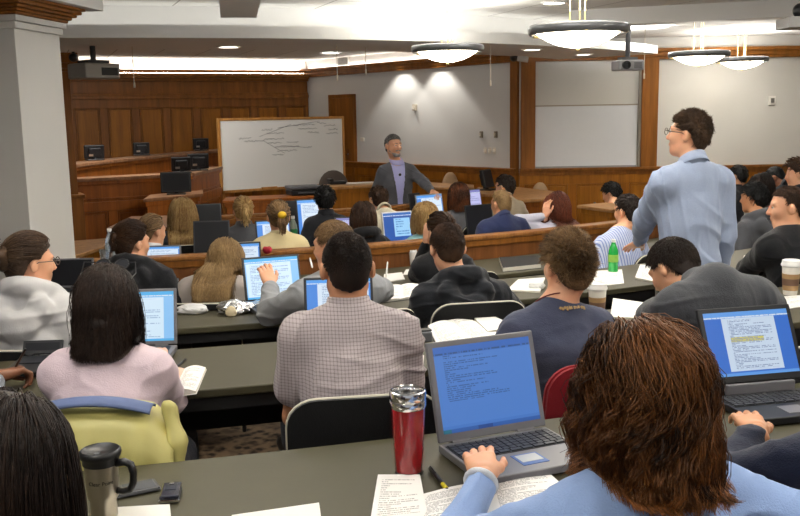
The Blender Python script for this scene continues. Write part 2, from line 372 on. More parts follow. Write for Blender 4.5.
# ------------------------------------------------------------------ hands (built once per pose in a wrist frame: x to the left-hand thumb, y along the fingers, z back of hand)
HPOSE = dict(type=((10, 34, 22), .5, 1), relax=((18, 30, 18), .35, 1), flat=((4, 10, 6), .6, 1), pen=((48, 62, 30), .15, .2), grip=((70, 78, 40), .1, .1))
_hand = {}
def hand_mesh(pose):
    if pose in _hand: return _hand[pose]
    (b1, b2, b3), spread, thumb = HPOSE[pose]; s = SDF()
    X = [.029, .0095, -.0105, -.029]; L = [(.043, .026, .021), (.047, .030, .022), (.043, .028, .021), (.034, .021, .019)]; KY = [.088, .092, .087, .078]
    s.cone((0, -.030, -.003), (0, .012, 0), .024, .023, .015)
    for i in range(4):
        s.cone((X[i]*.55, .012, 0), (X[i], KY[i]-.004, -.001), .0155, .0112, .016)
        p = np.array([X[i], KY[i], 0.]); a = 0; sp = X[i]*spread*5; k = 1+.12*((i*7) % 3-1)
        for j, (l, b) in enumerate(zip(L[i], (b1*k, b2*k, b3))):
            a += math.radians(b); q = p+l*np.array([math.sin(sp)*math.cos(a), math.cos(sp)*math.cos(a), -math.sin(a)])
            s.cone(p, q, (.0098, .0086, .0077)[j], (.0086, .0077, .0064)[j], .006); p = q
    t0 = np.array([.018, .018, -.006]); t1 = np.array([.043, .05, -.014])
    t2 = t1+(np.array([.014, .029, -.006]) if thumb > .5 else np.array([-.004, .03, -.018])); t3 = t2+(np.array([.003, .025, -.004]) if thumb > .5 else np.array([-.016, .018, -.012]))
    s.cone(t0, t1, .017, .012, .014); s.cone(t1, t2, .0115, .0098, .008); s.cone(t2, t3, .0098, .0078, .006)
    s.ell((0, .05, -.006), (.034, .042, .013), .012)
    _hand[pose] = s.mesh(.0034, smooth=2); return _hand[pose]
# ------------------------------------------------------------------ heads
def frame(yaw, pitch=0, roll=0):
    """columns: right, forward, up"""
    R = Matrix.Rotation(-math.radians(yaw), 3, 'Z') @ Matrix.Rotation(math.radians(pitch), 3, 'X') @ Matrix.Rotation(math.radians(roll), 3, 'Y')
    return np.array(R)
def head_prims(s, H, Rm, sc_=1.0, face=False, fem=False):
    T = lambda p: H+Rm @ (np.array(p, float)*sc_)
    E = lambda p, r, k=.02, **kw: s.ell(T(p), np.array(r)*sc_, k, Rm, **kw)
    C = lambda a, b, ra, rb, k=.02, **kw: s.cone(T(a), T(b), ra*sc_, rb*sc_, k, **kw)
    E((0, -.012, .022), (.076, .095, .094)); E((0, .028, -.035), (.059, .064, .078), .03)
    j = .9 if fem else 1
    C((0, .062, -.096), (0, .058, -.09), .023*j, .022, .03)
    for x in (-1, 1):
        C((x*.05*j, .0, -.06), (x*.021, .058, -.095), .02, .018, .03); E((x*.038, .055, -.025), (.026, .03, .028), .02)
        E((x*.085, -.016, -.008), (.014, .021, .034), .006); E((x*.097, -.008, -.006), (.006, .010, .017), .005, sub=True)
        E((x*.031, .099, .008), (.019, .016, .012), .012, sub=True); E((x*.011, .097, -.031), (.009, .011, .008), .006)
    C((-.045, .072, .028), (.045, .072, .028), .013, .013, .015)
    C((0, .088, .012), (0, .109, -.027), .008, .0115, .012)
    E((0, .088, -.056), (.024, .012, .006), .006); E((0, .087, -.067), (.021, .012, .007), .006); E((0, .103, -.0615), (.022, .008, .0016), .003, sub=True)
# ------------------------------------------------------------------ hair
def hairline(y): return np.interp(y, [-.13, -.085, -.06, -.040, -.016, .012, .03, .06, .10], [-.125, -.090, -.062, .0, .02, .016, .045, .068, .074])
def cap_sdf(H, Rm, s_, t, nar=0):
    s = SDF(); T = lambda p: H+Rm @ (np.array(p, float)*s_)
    s.ell(T((0, -.014, .024)), np.array((.079-nar+t, .097+t, .096+t))*s_, .02, Rm)
    s.ell(T((0, -.035, -.035)), np.array((.071-nar+t, .062+t, .075+t*.5))*s_, .03, Rm)
    return s, T
def cap_cut(H, Rm, s_, rec=0.0):
    def f(X, Y, Z):
        q = (np.stack([X-H[0], Y-H[1], Z-H[2]], -1) @ Rm)/s_
        return (hairline(q[..., 1]+np.where(q[..., 1] > .01, rec, 0))-q[..., 2])*.6*s_
    return f
def tubes(Pl, w0, w1, tint):
    """Pl N x S x 3 strands -> triangular tubes"""
    N, S_, _ = Pl.shape; t = np.gradient(Pl, axis=1); t /= np.linalg.norm(t, axis=2, keepdims=True)+1e-9
    u = np.cross(t, np.array([.31, .2, .93])); u /= np.linalg.norm(u, axis=2, keepdims=True)+1e-9; v = np.cross(t, u)
    w = (w0+(w1-w0)*np.linspace(0, 1, S_)**1.5)[None, :, None]
    rings = np.stack([Pl+(u*math.cos(a)+v*math.sin(a))*w for a in (0, 2.094, 4.189)], 2)  # N S 3 3
    V = rings.reshape(-1, 3); b = np.arange(N)[:, None, None]*S_*3+np.arange(S_-1)[None, :, None]*3; k = np.arange(3)[None, None, :]; k2 = (k+1) % 3
    Q = np.stack([b+k, b+k2, b+3+k2, b+3+k], -1).reshape(-1, 4)
    return V, Q, np.repeat(tint, S_*3)
def roots(n, rng, rec=0):
    d = rng.normal(size=(n*3, 3)); d /= np.linalg.norm(d, axis=1)[:, None]; p = d*np.array([.079, .098, .096])+np.array([0, -.014, .024])
    keep = p[:, 2] > hairline(p[:, 1]+np.where(p[:, 1] > .01, rec, 0))+.004
    return p[keep][:n]
def make_hair(kind, H, Rm, s_, rng, n, L, w, shoulders=None, curl=0, tie=(0, -.115, .03), t=.012, part=0, color_ends=0, vol=.012, mess=.5, fly=.0, clump=0, nclump=150, rec=0):
    """-> V, Q, tint"""
    Vs, Qs, Ts = [], [], []; off = 0
    def put(V, Q, T_):
        nonlocal off; Vs.append(V); Qs.append(Q+off); Ts.append(T_); off += len(V)
    sd, T = cap_sdf(H, Rm, s_, t, .004 if kind in ('buzz', 'short', 'curly') else 0)
    if kind == 'long':
        sd.cone(T((0, -.03, -.02)), T((0, -.045, -max(L-.085, .03))), .080*s_+vol*.4, .074*s_+vol*.3, .03)
    V, Q = sd.mesh(.008, cuts=[cap_cut(H, Rm, s_, rec) if kind != 'long' else (lambda X, Y, Z: np.minimum(cap_cut(H, Rm, s_)(X, Y, Z), ((np.stack([X-H[0], Y-H[1], Z-H[2]], -1) @ Rm)[..., 1]+.02)))], smooth=2)
    V = V+normals(V, Q)*(wav(V, int(rng.integers(999)), 110, 6)*(.004 if kind != 'buzz' else .0015))[:, None]
    put(V, Q, .25+.2*wav(V, 5, 60))
    if n:
        r = roots(n, rng, rec); n = len(r); d = np.zeros_like(r); whorl = np.array([0, -.06, .1])
        if kind in ('long', 'bob'):
            sg = np.sign(r[:, 0]-part+rng.normal(size=n)*.006); bk = (r[:, 1] < .0)[:, None]; d = np.where(bk, np.stack([r[:, 0]*4.5+rng.normal(size=n)*.10, np.full(n, -.45), np.full(n, -.5)], 1), np.stack([sg*.8, np.where(r[:, 1] > .03, .1, -.45)+rng.normal(size=n)*.12, np.full(n, -.35)], 1))
        elif kind in ('pony', 'bun'): d = np.array(tie)-r
        elif kind in ('short', 'buzz'): d = (r-whorl)*np.array([1, 1, 1])+rng.normal(size=(n, 3))*.03
        elif kind == 'curly': d = rng.normal(size=(n, 3))*.6+(r-whorl)*4
        nor = r/np.array([.079, .098, .096])**2; nor /= np.linalg.norm(nor, axis=1)[:, None]
        d -= nor*(d*nor).sum(1)[:, None]; d /= np.linalg.norm(d, axis=1)[:, None]+1e-9; fz = (rng.random(n) < fly)*rng.random(n); d += (nor*.9+rng.normal(size=(n, 3))*.3)*fz[:, None]
        lift = {'short': .16, 'buzz': .7, 'curly': .5}.get(kind, .05); d += nor*lift
        ln = L*(.65+.5*rng.random(n))
        if kind == 'long': ln = np.maximum(.05, (r[:, 2]+L)*1.13+.05*np.abs(r[:, 1]))*(.93+.12*rng.random(n))
        if kind in ('pony', 'bun'): ln = np.linalg.norm(np.array(tie)-r, axis=1)*1.1
        S_ = 12 if kind in ('long', 'bob') else 7 if kind in ('pony', 'bun', 'curly') else 4
        lay = t+vol*rng.random(n); p = r.copy(); path = [p.copy()]; A_ = rng.normal(size=(3, 3))*17; ph = r @ A_+rng.normal(size=(n, 3))*mess; fq = 16+3*np.sin(r @ A_[0]*.5)+rng.normal(size=n)*.6
        g = {'long': .55, 'bob': .35, 'short': .10, 'curly': .0}.get(kind, 0)
        up = Rm.T @ np.array([0, 0, 1.])
        for i in range(S_):
            ds = (ln/S_)[:, None]; d = d-up*g
            if kind in ('pony', 'bun'): d = d*.3+(np.array(tie)-p)/(np.linalg.norm(np.array(tie)-p, axis=1)[:, None]+.01)
            d = d/(np.linalg.norm(d, axis=1)[:, None]+1e-9); p = p+d*ds
            c = np.array([0, -.014, .024]); rad = np.array([.079, .098, .096])+lay[:, None]; k = np.linalg.norm((p-c)/rad, axis=1)
            ins = k < 1; p[ins] = c+(p[ins]-c)/k[ins][:, None]
            lowv = (p[:, 2] < -.0); rr = np.linalg.norm((p[:, :2]-np.array([0, -.03]))/(np.array([.076, .072])+lay[:, None]), axis=1); ins = lowv & (rr < 1) & (p[:, 1] < .04)
            if kind in ('long', 'bob'): p[ins, :2] = np.array([0, -.03])+(p[ins, :2]-np.array([0, -.03]))/rr[ins][:, None]
            q = p.copy()
            if curl: q += curl*np.sin(ph+fq[:, None]*(i+1)*ds*3)*min(1, (i+1)/3)
            path.append(q)
        Pl = np.stack(path, 1)
        if clump:      # strands gather into locks towards their ends
            ci = rng.choice(n, min(nclump, n), replace=False); near = np.argmin(((r[:, None, :]-r[None, ci, :])**2).sum(2), 1); tgt = Pl[ci[near]]
            sv = np.linspace(0, 1, Pl.shape[1])[None, :, None]; off_ = rng.normal(size=(n, 1, 3))*.006; Pl = Pl+(tgt+off_-Pl)*clump*np.clip(sv*1.6, 0, 1)
        Pl = Pl*s_ @ Rm.T+H
        if shoulders is not None and kind in ('long', 'bob'): Pl = push_out(Pl, shoulders, lay-t)
        ti = np.clip(.42+.26*wav(r, int(rng.integers(999)), 70, 4)*1.6+.13*rng.normal(size=n), 0, 1); V, Q, T_ = tubes(Pl, w, w*.35, ti)
        if color_ends: T_ = np.clip(T_+color_ends*np.clip((np.tile(np.repeat(np.linspace(0, 1, S_+1), 3), n)-.75)*4, 0, 1)*(np.repeat(rng.random(n), (S_+1)*3) > .45), 0, 1.3)
        put(V, Q, T_)
    if kind in ('pony', 'bun'):
        tp = np.array(tie)
        if kind == 'pony':
            m = max(40, n//3); p = tp+rng.normal(size=(m, 3))*.008; d = np.stack([rng.normal(size=m)*.25, -.9+rng.normal(size=m)*.15, .1+rng.normal(size=m)*.2], 1); path = [p.copy()]; ln = L*(.6+.5*rng.random(m)); up = Rm.T @ np.array([0, 0, 1.])
            for i in range(9):
                d = d-up*.5; d /= np.linalg.norm(d, axis=1)[:, None]; p = p+d*(ln/9)[:, None]
                k = np.maximum(0, -.118-.008*rng.random(m)-p[:, 1]*1); p[:, 1] = np.where(p[:, 1] > -.10, -.10-.03*rng.random(m), p[:, 1]); path.append(p+curl*np.sin(i*1.3+p*40))
            Pl = np.stack(path, 1)*s_ @ Rm.T+H
            if shoulders is not None: Pl = push_out(Pl, shoulders, np.full(m, .012))
            put(*tubes(Pl, w*1.6, w*.5, np.clip(.55+.25*rng.normal(size=m), 0, 1)))
            sd = SDF(); q0 = H+Rm @ (tp*s_); sd.ell(q0-Rm[:, 1]*.02, (.03, .03, .03), .02); sd.cone(q0-Rm[:, 1]*.02, q0-Rm[:, 1]*.03-np.array([0, 0, L*.6]), .026, .018, .02)
            V, Q = sd.mesh(.008); put(V, Q, np.full(len(V), .35))
        else:
            sd = SDF(); q0 = H+Rm @ ((tp+np.array([0, -.02, 0]))*s_)
            for i in range(9): sd.ell(q0+rng.normal(size=3)*.02, np.array((.03, .028, .026)), .015)
            V, Q = sd.mesh(.007); V = V+normals(V, Q)*(wav(V, 3, 160, 6)*.005)[:, None]; put(V, Q, .35+.2*wav(V, 8, 90))
            m = 120; p = q0+rng.normal(size=(m, 3))*.026; d = rng.normal(size=(m, 3)); path = [p]; 
            for i in range(6): d = d+rng.normal(size=(m, 3))*.5-(p-q0)*14; d /= np.linalg.norm(d, axis=1)[:, None]; p = p+d*.011; path.append(p)
            put(*tubes(np.stack(path, 1), w*1.3, w*.5, np.clip(.5+.3*rng.normal(size=m), 0, 1)))
    return np.concatenate(Vs), np.concatenate(Qs), np.concatenate(Ts)
def push_out(Pl, sh, lay):
    """keep strands outside the shoulders (radially) and behind the upper back"""
    a, b, ra, S0, tf, back, n0, n1 = sh
    d = n1-n0; x = Pl-n0; t = np.clip((x @ d)/(d @ d), -.2, .75); c = x-t[..., None]*d; r = np.linalg.norm(c, axis=2); Rn = ra*1.12+lay[:, None]*.6; k = np.where((r < Rn) & ((c @ tf) < .02), Rn/(r+1e-6), 1); Pl = Pl+c*(k-1)[..., None]
    d = b-a; L = d @ d; x = Pl-a; t = np.clip((x @ d)/L, 0, 1); c = x-t[..., None]*d; r = np.linalg.norm(c, axis=2); R = ra+lay[:, None]*.8
    k = np.where(r < R, R/(r+1e-6), 1); Pl = Pl+c*(k-1)[..., None]
    y = -((Pl-S0) @ tf); z = Pl[..., 2]-S0[2]; need = back*np.clip(1-(z-.02)/.09, 0, 1)+lay[:, None]*.8
    m = (y > .0) & (y < need) & (z < .11); return Pl-tf*np.where(m, need-y, 0)[..., None]
# ------------------------------------------------------------------ people
MATS = {}
def mt(key, fn, *a, **k):
    if key not in MATS: MATS[key] = fn(key, *a, **k)
    return MATS[key]
SKIN = dict(light='d9a583', pale='e0b298', tan='b98562', brown='7d5138', mid='c8946f')
HAIR = dict(dark=('120a07', '3a281d'), dkbrown=('241811', '6b523c'), black=('050505', '1c1a1a'), brown=('1e1109', '56371f'), auburn=('1c0d06', '7a4322'), ltbrown=('42301e', 'a5835a'), blond=('7d5a30', 'e0c084'), sandy=('6a5030', 'b7986a'), grey=('3c3a39', 'a39f9c'), red=('3a160c', '8a4a30'), curl=('120805', '8a5528'))
def ik(s, w, l1, l2, pole):
    d = w-s; L = np.linalg.norm(d)
    if L > (l1+l2)*.995: w = s+d/L*(l1+l2)*.995; d = w-s; L = np.linalg.norm(d)
    a = (l1*l1-l2*l2+L*L)/(2*L); h = math.sqrt(max(l1*l1-a*a, 0)); u = d/L; p = pole-u*(pole @ u); p /= np.linalg.norm(p)+1e-9
    return s+u*a+p*h, w
PEOPLE = {}
def person(label, hc, R=None, D=None, floor=.0, yaw=None, hyaw=0, hpitch=-8, hroll=0, sh=None, sw=.185, neck=None, skin_='light', fem=False,
           top='shirt', tmat=None, trouser='2a2e3a', hair=None, hcol='dark', arms=None, stand=False, desk=None, group='students in the lecture room', vox=.010, face=False, seed=0,
           hs=1.0, amp=.006, sleeve='long', bulk=0.0, fold=True, pelvis=None, lean=None, shape=1.0, seat=.46, hair_kw=None, key=None, inner=None, collar=True, nape=0):
    H = A3(PR(*hc, R) if R else P(*hc, D)); rng = np.random.default_rng(seed+100)
    if yaw is None: yaw = rowyaw(H)
    fw = A3(fwd(yaw)); rt = A3(rgt(yaw)); up = np.array([0, 0, 1.])
    Rm = frame(yaw+hyaw, hpitch, hroll)
    if sh is not None: Sx = A3(sh)
    else: Sx = H+np.array([0, 0, -.206*hs])-fw*(.035 if neck is None else neck)
    hipz = floor+(.93 if stand else seat+.09)
    if pelvis is not None: Pv = A3(pelvis)
    else:
        dz = Sx[2]-hipz; off = min(math.sqrt(max(.5**2-dz**2, 0)), .17) if not stand else 0.0
        Pv = np.array([*(Sx-fw*(min(off, .42) if lean is None else lean))[:2], hipz])
    u = (Sx-Pv); TL = np.linalg.norm(u); u /= TL; tf = np.cross(u, rt); tf /= np.linalg.norm(tf); tf = tf*np.sign(tf @ fw) if abs(tf @ fw) > .05 else tf
    BR = np.stack([rt, tf, u], 1)
    base = np.array([Pv[0], Pv[1], floor]); inv = frame_inv(base, yaw)
    E = empty('person', base, yaw, label, 'person', group)
    loc = lambda V: (np.asarray(V)-base) @ np.stack([rt, fw, up], 1)
    k_ = shape
    Ls, Rs = Sx-rt*sw-u*.026, Sx+rt*sw-u*.026
    nb = Sx+u*.05-tf*.0; nt = H-Rm[:, 2]*.075*hs-Rm[:, 1]*.018*hs
    # arms
    A = {}
    if arms is None: arms = {}
    for side, s0, sg in (('L', Ls, -1), ('R', Rs, 1)):
        a = arms.get(side, None)
        if a is None:
            dz_ = desk if desk is not None else floor+.735
            tgt = Pv+fw*.13+rt*sg*.085; tgt[2] = floor+.668; a = (tgt, 'relax')
        tgt, pose = A3(a[0]), a[1]; pole = A3(a[2]) if len(a) > 2 and a[2] is not None else -up*1.0+rt*sg*.4-fw*.2
        el, wr = ik(s0-up*.01, tgt, .29*k_, .255*k_, pole); hd = A3(a[3]) if len(a) > 3 and a[3] is not None else None
        A[side] = (s0, el, wr, pose, hd, A3(a[4]) if len(a) > 4 and a[4] is not None else None)
    # legs
    legs = []
    for sg in (-1, 1):
        hip = Pv+rt*sg*.09*k_
        if stand: kn = hip+fw*.03+rt*sg*.02-up*.44; an = kn-up*(kn[2]-floor-.08)-fw*.03
        else:
            kn = hip+fw*.42+rt*sg*.06; kn[2] = floor+.50; an = kn-fw*.06; an[2] = floor+.09
        legs.append((hip, kn, an))
    def torso(s, o):
        b = bulk+o
        s.ell(Pv+u*.02, (.165*k_+b, .118*k_+b, .115+b*.5), .05, BR); s.ell(Pv+u*TL*.36, (.142*k_+b, .105*k_+b, .17+b*.5), .06, BR)
        s.ell(Pv+u*TL*.66+tf*.012, (.155*k_+b, .115*k_+b, .19+b*.3), .06, BR)
        s.cone(Ls*.86+Rs*.14+u*.004, Sx-u*.004, .056*k_+b, .066*k_+b, .05); s.cone(Rs*.86+Ls*.14+u*.004, Sx-u*.004, .056*k_+b, .066*k_+b, .05)
        for q in (Ls, Rs): s.cone(nb+u*(.02 if o < 0 else .008)-tf*.012, q*.78+Sx*.22+u*.026, .046*k_+b*.6, .038*k_+b*.9, .04)
        if fem:
            for sg in (-1, 1): s.ell(Pv+u*TL*.62+tf*.10+rt*sg*.07, (.055, .05, .06), .05)
    # body
    s = SDF(); head_prims(s, H, Rm, hs, face, fem); s.cone(nb, nt, .06*k_, .054*k_*(.92 if fem else 1), .035); torso(s, -.004)
    for side in 'LR':
        s0, el, wr, pose, hd, bk = A[side]; s.cone(s0, el, .05*k_, .039*k_, .03); s.cone(el, wr, .040*k_, .0265*k_, .02)
    for hip, kn, an in legs: s.cone(hip, kn, .078*k_, .055*k_, .03); s.cone(kn, an, .053*k_, .034*k_, .02)
    V, Q = s.mesh(vox, smooth=1 if face else 2); Vs, Qs = [V], [Q]; n0 = len(V)
    for side in 'LR':
        s0, el, wr, pose, hd, bk = A[side]
        if pose == 'none': continue
        hv, hq = hand_mesh(pose); y = hd if hd is not None else (wr-el)*np.array([1, 1, .35])
        y = y/np.linalg.norm(y); z = bk if bk is not None else up; x = np.cross(y, z); x /= np.linalg.norm(x); z = np.cross(x, y)
        h2 = hv.copy(); q2 = hq
        if side == 'R': h2[:, 0] *= -1; q2 = hq[:, ::-1]
        hsz = .92 if fem else 1.0
        Vs.append((h2*hsz) @ np.stack([x, y, z], 0)+wr); Qs.append(q2+n0); n0 += len(h2)
    body = link('body', npmesh('body', loc(np.concatenate(Vs)), [np.concatenate(Qs)]), mt('skin_'+skin_, skin, SKIN[skin_]), E)
    # upper garment
    g = SDF(); torso(g, .013)
    if nape: g.cone(nb, nb+(nt-nb)*nape, .078, .072, .04)
    for side in 'LR':
        s0, el, wr, pose, hd, bk = A[side]; o = .014+bulk*.7
        if sleeve == 'long':
            w2 = el+(wr-el)*(.94-.02/max(np.linalg.norm(wr-el), .1)); g.cone(s0, el, .050*k_+o, .043*k_+o*.9, .05); g.cone(el, w2, .043*k_+o*.9, .028*k_+o*.7, .025)
        else:
            g.cone(s0, s0+(el-s0)*.62, .054*k_+o, .052*k_+o*1.1, .05)
    hem = -.09 if not stand else -.13
    cuts = [lambda X, Y, Z: -((X-Pv[0])*u[0]+(Y-Pv[1])*u[1]+(Z-Pv[2])*u[2]-hem)] if sleeve != 'long' or stand else [lambda X, Y, Z: np.where((X-Sx[0])*fw[0]+(Y-Sx[1])*fw[1] > .12, -.05, -((X-Pv[0])*u[0]+(Y-Pv[1])*u[1]+(Z-Pv[2])*u[2]-hem))]
    if top in ('hoodie', 'fur'):
        for i in range(9):
            a = math.radians(-125+i*250/8); c = nb+u*(.012+.045*max(0, .3+math.cos(a)))+(-tf*math.cos(a)*.085+rt*math.sin(a)*.098); g.ell(c-tf*max(0, math.cos(a))*.03-u*max(0, math.cos(a))*.02, (.046, .046, .042), .03)
        for i in range(5):
            x = (i-2)/2; g.ell(nb-tf*(.150-.04*x*x)-u*(.05+.085*(1-x*x))+rt*x*.095, (.055, .042, .062), .03)
    inner_o = None
    if top == 'jacket':
        sv = SDF(); torso(sv, .005); V, Q = sv.mesh(vox*.9, cuts=[lambda X, Y, Z: -((X-Pv[0])*u[0]+(Y-Pv[1])*u[1]+(Z-Pv[2])*u[2]+.06)]); inner_o = link('shirt', npmesh('shirt', loc(V), [Q]), inner, E)
        def vee(X, Y, Z):
            x = (X-Pv[0])*rt[0]+(Y-Pv[1])*rt[1]+(Z-Pv[2])*rt[2]; y = (X-Pv[0])*tf[0]+(Y-Pv[1])*tf[1]+(Z-Pv[2])*tf[2]; z = ((X-Pv[0])*u[0]+(Y-Pv[1])*u[1]+(Z-Pv[2])*u[2])/TL
            return np.minimum(y-.02, .028+.055*np.clip(z-.25, 0, 1)-np.abs(x))
        cuts.append(vee)
    V, Q = g.mesh(vox*.9, cuts=cuts, smooth=2)
    if fold: V = folds(V, Q, seed*7+3, amp*np.clip((np.linalg.norm(V-nb, axis=1)-.10)/.09, 0, 1))
    gn = {'shirt': 'shirt', 'tee': 't_shirt', 'hoodie': 'hooded_sweatshirt', 'sweater': 'sweater', 'jacket': 'suit_jacket', 'fur': 'padded_jacket', 'cardigan': 'cardigan'}[top]
    gar = link(gn, npmesh(gn, loc(V), [Q]), tmat, E)
    if collar and top in ('shirt', 'tee', 'sweater', 'jacket', 'cardigan'):   # collar band around the neck
        mb = MB(); hgt = {'shirt': .042, 'tee': .012, 'sweater': .018, 'jacket': .026, 'cardigan': .02}[top]; nd = (nt-nb); nd /= np.linalg.norm(nd); n = 28
        r0 = .066*k_+.002
        prof = [(r0+.012, -.02), (r0+.006, hgt*.4), (r0-.003, hgt), (r0-.006, hgt), (r0-.004, 0), (r0-.004, -.02)]
        if top in ('shirt', 'jacket'): prof = [(r0-.005, -.03), (r0-.006, .040), (r0-.003, .046), (r0+.004, .043), (r0+.015, .004), (r0+.020, -.012), (r0+.017, -.014), (r0+.008, -.008), (r0+.006, -.03)]
        ax = rt; ay = np.cross(nd, ax); vs = []; m = len(prof)
        for i in range(n):
            a = 2*pi*i/n
            for r, z in prof: vs.append(nb+u*(.022 if top == 'shirt' else .034)+(ax*math.cos(a)+ay*math.sin(a)*1.02)*r+nd*z-u*.012*math.sin(a))
        fs = [(i*m+j, i*m+(j+1) % m, ((i+1) % n)*m+(j+1) % m, ((i+1) % n)*m+j) for i in range(n) for j in range(m)]
        mb.add(loc(np.array(vs)), fs).build('collar', inner if inner_o else tmat, inner_o or gar, smooth=True)
    # trousers and shoes
    s = SDF(); s.ell(Pv+u*.0, (.172*k_, .128*k_, .11), .05, BR)
    for hip, kn, an in legs: s.cone(hip, kn, .092*k_, .068*k_, .04); s.cone(kn, an, .066*k_, .055*k_, .025)
    V, Q = s.mesh(.014, smooth=2); link('trousers', npmesh('trousers', loc(folds(V, Q, seed+77, .004)), [Q]), mt('cloth_'+trouser, fabric, trouser), E)
    for hip, kn, an in legs:
        p = loc((an+fw*.05)[None])[0]; mb = MB(); mb.ball((p[0], p[1], .045), (.045, .135, .05), 12); mb.v = [(x, y, max(z, 0)) for x, y, z in mb.v]
        mb.build('shoe', mt('shoe_dark', mat, '26221f', .5), E, smooth=True)
    # hair
    if hair:
        kw = dict(n=160, L=.03, w=.0035); kw.update(hair_kw or {})
        cones = (Ls, Rs, .085+bulk, Sx, tf, .145+bulk, nb, nt)
        V, Q, T_ = make_hair(hair, H, Rm, hs, rng, shoulders=cones, **kw)
        link('hair', npmesh('hair', loc(V), [Q], attr=T_), mt('hair_'+hcol, hairmat, *HAIR[hcol]), E)
    if face:
        for sg in (-1, 1):
            for nm, rr, o, mm in (('eye', .0112, .0, mt('eye_white', mat, 'c9c2b8', .3, var=0)), ('iris', .0066, .0064, mt('eye_dark', mat, '2a1c14', .15, var=0))):
                c = loc((H+Rm @ (np.array([sg*.031, .0745+o, .007])*hs))[None])[0]; MB().ball(c, rr*hs, 12).build(nm, mm, E, smooth=True)
    info = dict(E=E, H=H, Rm=Rm, S=Sx, Pv=Pv, fw=fw, rt=rt, u=u, tf=tf, nb=nb, nt=nt, inv=inv, loc=loc, gar=gar, A=A, base=base, yaw=yaw, label=label, floor=floor, body=body)
    if key: PEOPLE[key] = info
    print('%-60s headtop %.2f R %.2f  D %.2f dz %.2f' % (label[:60], H[2]+.118*hs-floor, math.hypot(H[0]-CX, H[1]-CY), H[1], Sx[2]-hipz))
    return info
def surf_hit(o, px, py):
    """first point of mesh object o under a pixel, with its normal (world)"""
    mw = o.matrix_world if o.parent is None else o.parent.matrix_basis @ o.matrix_basis
    me = o.data; bv = BVHTree.FromPolygons([mw @ v.co for v in me.vertices], [tuple(p.vertices) for p in me.polygons])
    h = bv.ray_cast(CAMP, ray(px, py).normalized()); return h[0], h[1]
# ------------------------------------------------------------------ room materials
M_CREAM = mat('cream_paint', 'cac8c3' , .75, var=.03, scale=3, bump=.15, bscale=160)
M_WHITE = mat('white_ceiling_paint', 'ececea', .8, var=.02, scale=3)
M_WOOD = wood('oak_panelling', '754711', 'a66a1c', .8)
M_WOODH = wood('oak_mouldings', '6a4016', '935c22', .8, rot=(0, pi/2, .45))
M_WOOD2 = wood('oak_frames', '75450f', 'a5681c', .8)
M_WOODD = wood('dark_oak', '331a0c', '5a3218', .8)
M_RED = wood('bench_oak', '713c12', 'a05c1e', .8)
M_LEDGE = wood('ledge_oak', '6e4a33', '9a7150', 1.0, .3, (0, pi/2, .45))
M_TOP = wood('pale_oak_top', '8a6038', 'b98c5c', 1.0, .3, (0, pi/2, .3))
M_BLACK = mat('black_plastic', '101012', .4, var=0)
M_BLACKF = mat('black_laminate', '0c0c0d', .6, var=.2)
M_GREYP = mat('grey_plastic', '55565a', .4, var=.05)
M_STEEL = mat('brushed_steel', 'c8c4bc', .28, metal=1, var=.06, scale=40)
M_CHROME = mat('chrome', 'd8d8da', .12, metal=1, var=0)
def tiles():
    t = NT('ceiling_tiles'); co = t.n('ShaderNodeTexCoord').outputs['Object']; mp = t.n('ShaderNodeMapping'); mp.inputs['Rotation'].default_value = (0, 0, math.radians(-22)); t.l(co, mp.inputs[0])
    b = t.n('ShaderNodeTexBrick'); b.offset = 0; t.l(mp.outputs[0], b.inputs['Vector'])
    for i, v in (('Color1', S('efefec')), ('Color2', S('ebebe8')), ('Mortar', S('b4b2ae'))): b.inputs[i].default_value = v
    b.inputs['Scale'].default_value = 1; b.inputs['Mortar Size'].default_value = .008; b.inputs['Brick Width'].default_value = .62; b.inputs['Row Height'].default_value = 1.25
    t.l(b.outputs['Color'], t.b.inputs['Base Color']); t.b.inputs['Roughness'].default_value = .85; return t.m
def carpet():
    t = NT('patterned_carpet'); co = t.n('ShaderNodeTexCoord').outputs['Object']
    a = t.noise(9, 2, co); b = t.noise(26, 3, co); v = t.n('ShaderNodeTexVoronoi'); v.inputs['Scale'].default_value = 17; t.l(co, v.inputs['Vector'])
    f = t.math('ADD', t.math('MULTIPLY', b, .6), t.math('MULTIPLY', v.outputs['Distance'], .5))
    c = t.mix(t.ramp(f, .38, .62), S('2c211b'), S('8d765c')); c = t.mix(t.math('MULTIPLY', t.ramp(a, .5, .62), .6), c, S('4a3a2e'))
    t.l(c, t.b.inputs['Base Color']); t.b.inputs['Roughness'].default_value = .95; t.bump(t.noise(400, 2, co), .4, .004); return t.m
M_CARPET = carpet()
# ------------------------------------------------------------------ floor tiers, concentric about the judge's bench
def pt(R, a): return Vector((CX+R*math.sin(a), CY-R*math.cos(a), 0))
def arcpts(R, a0, a1, n=40): return [pt(R, a0+(a1-a0)*i/(n-1)) for i in range(n)]
def ax_(R, x): return math.asin((x-CX)/R)
TIER = [(14.15, 19.6, .30), (12.75, 14.15, .255), (11.45, 12.75, .185), (10.05, 11.45, .075)]
mb = MB(); mb.box(-9, 9, -4, 18, -.15, 0)
for r0, r1, z in TIER: mb.strip(arcpts(r1, -.22, .72), arcpts(r0, -.22, .72), .0, z)
tag(mb.build('floor', M_CARPET), 'brown patterned carpet over low steps', None, None, 'structure')
mb = MB(); mb.box(-9, 9, -4, 18, 2.91, 3.0)
tag(mb.build('ceiling', tiles()), 'white tiled ceiling', None, None, 'structure')
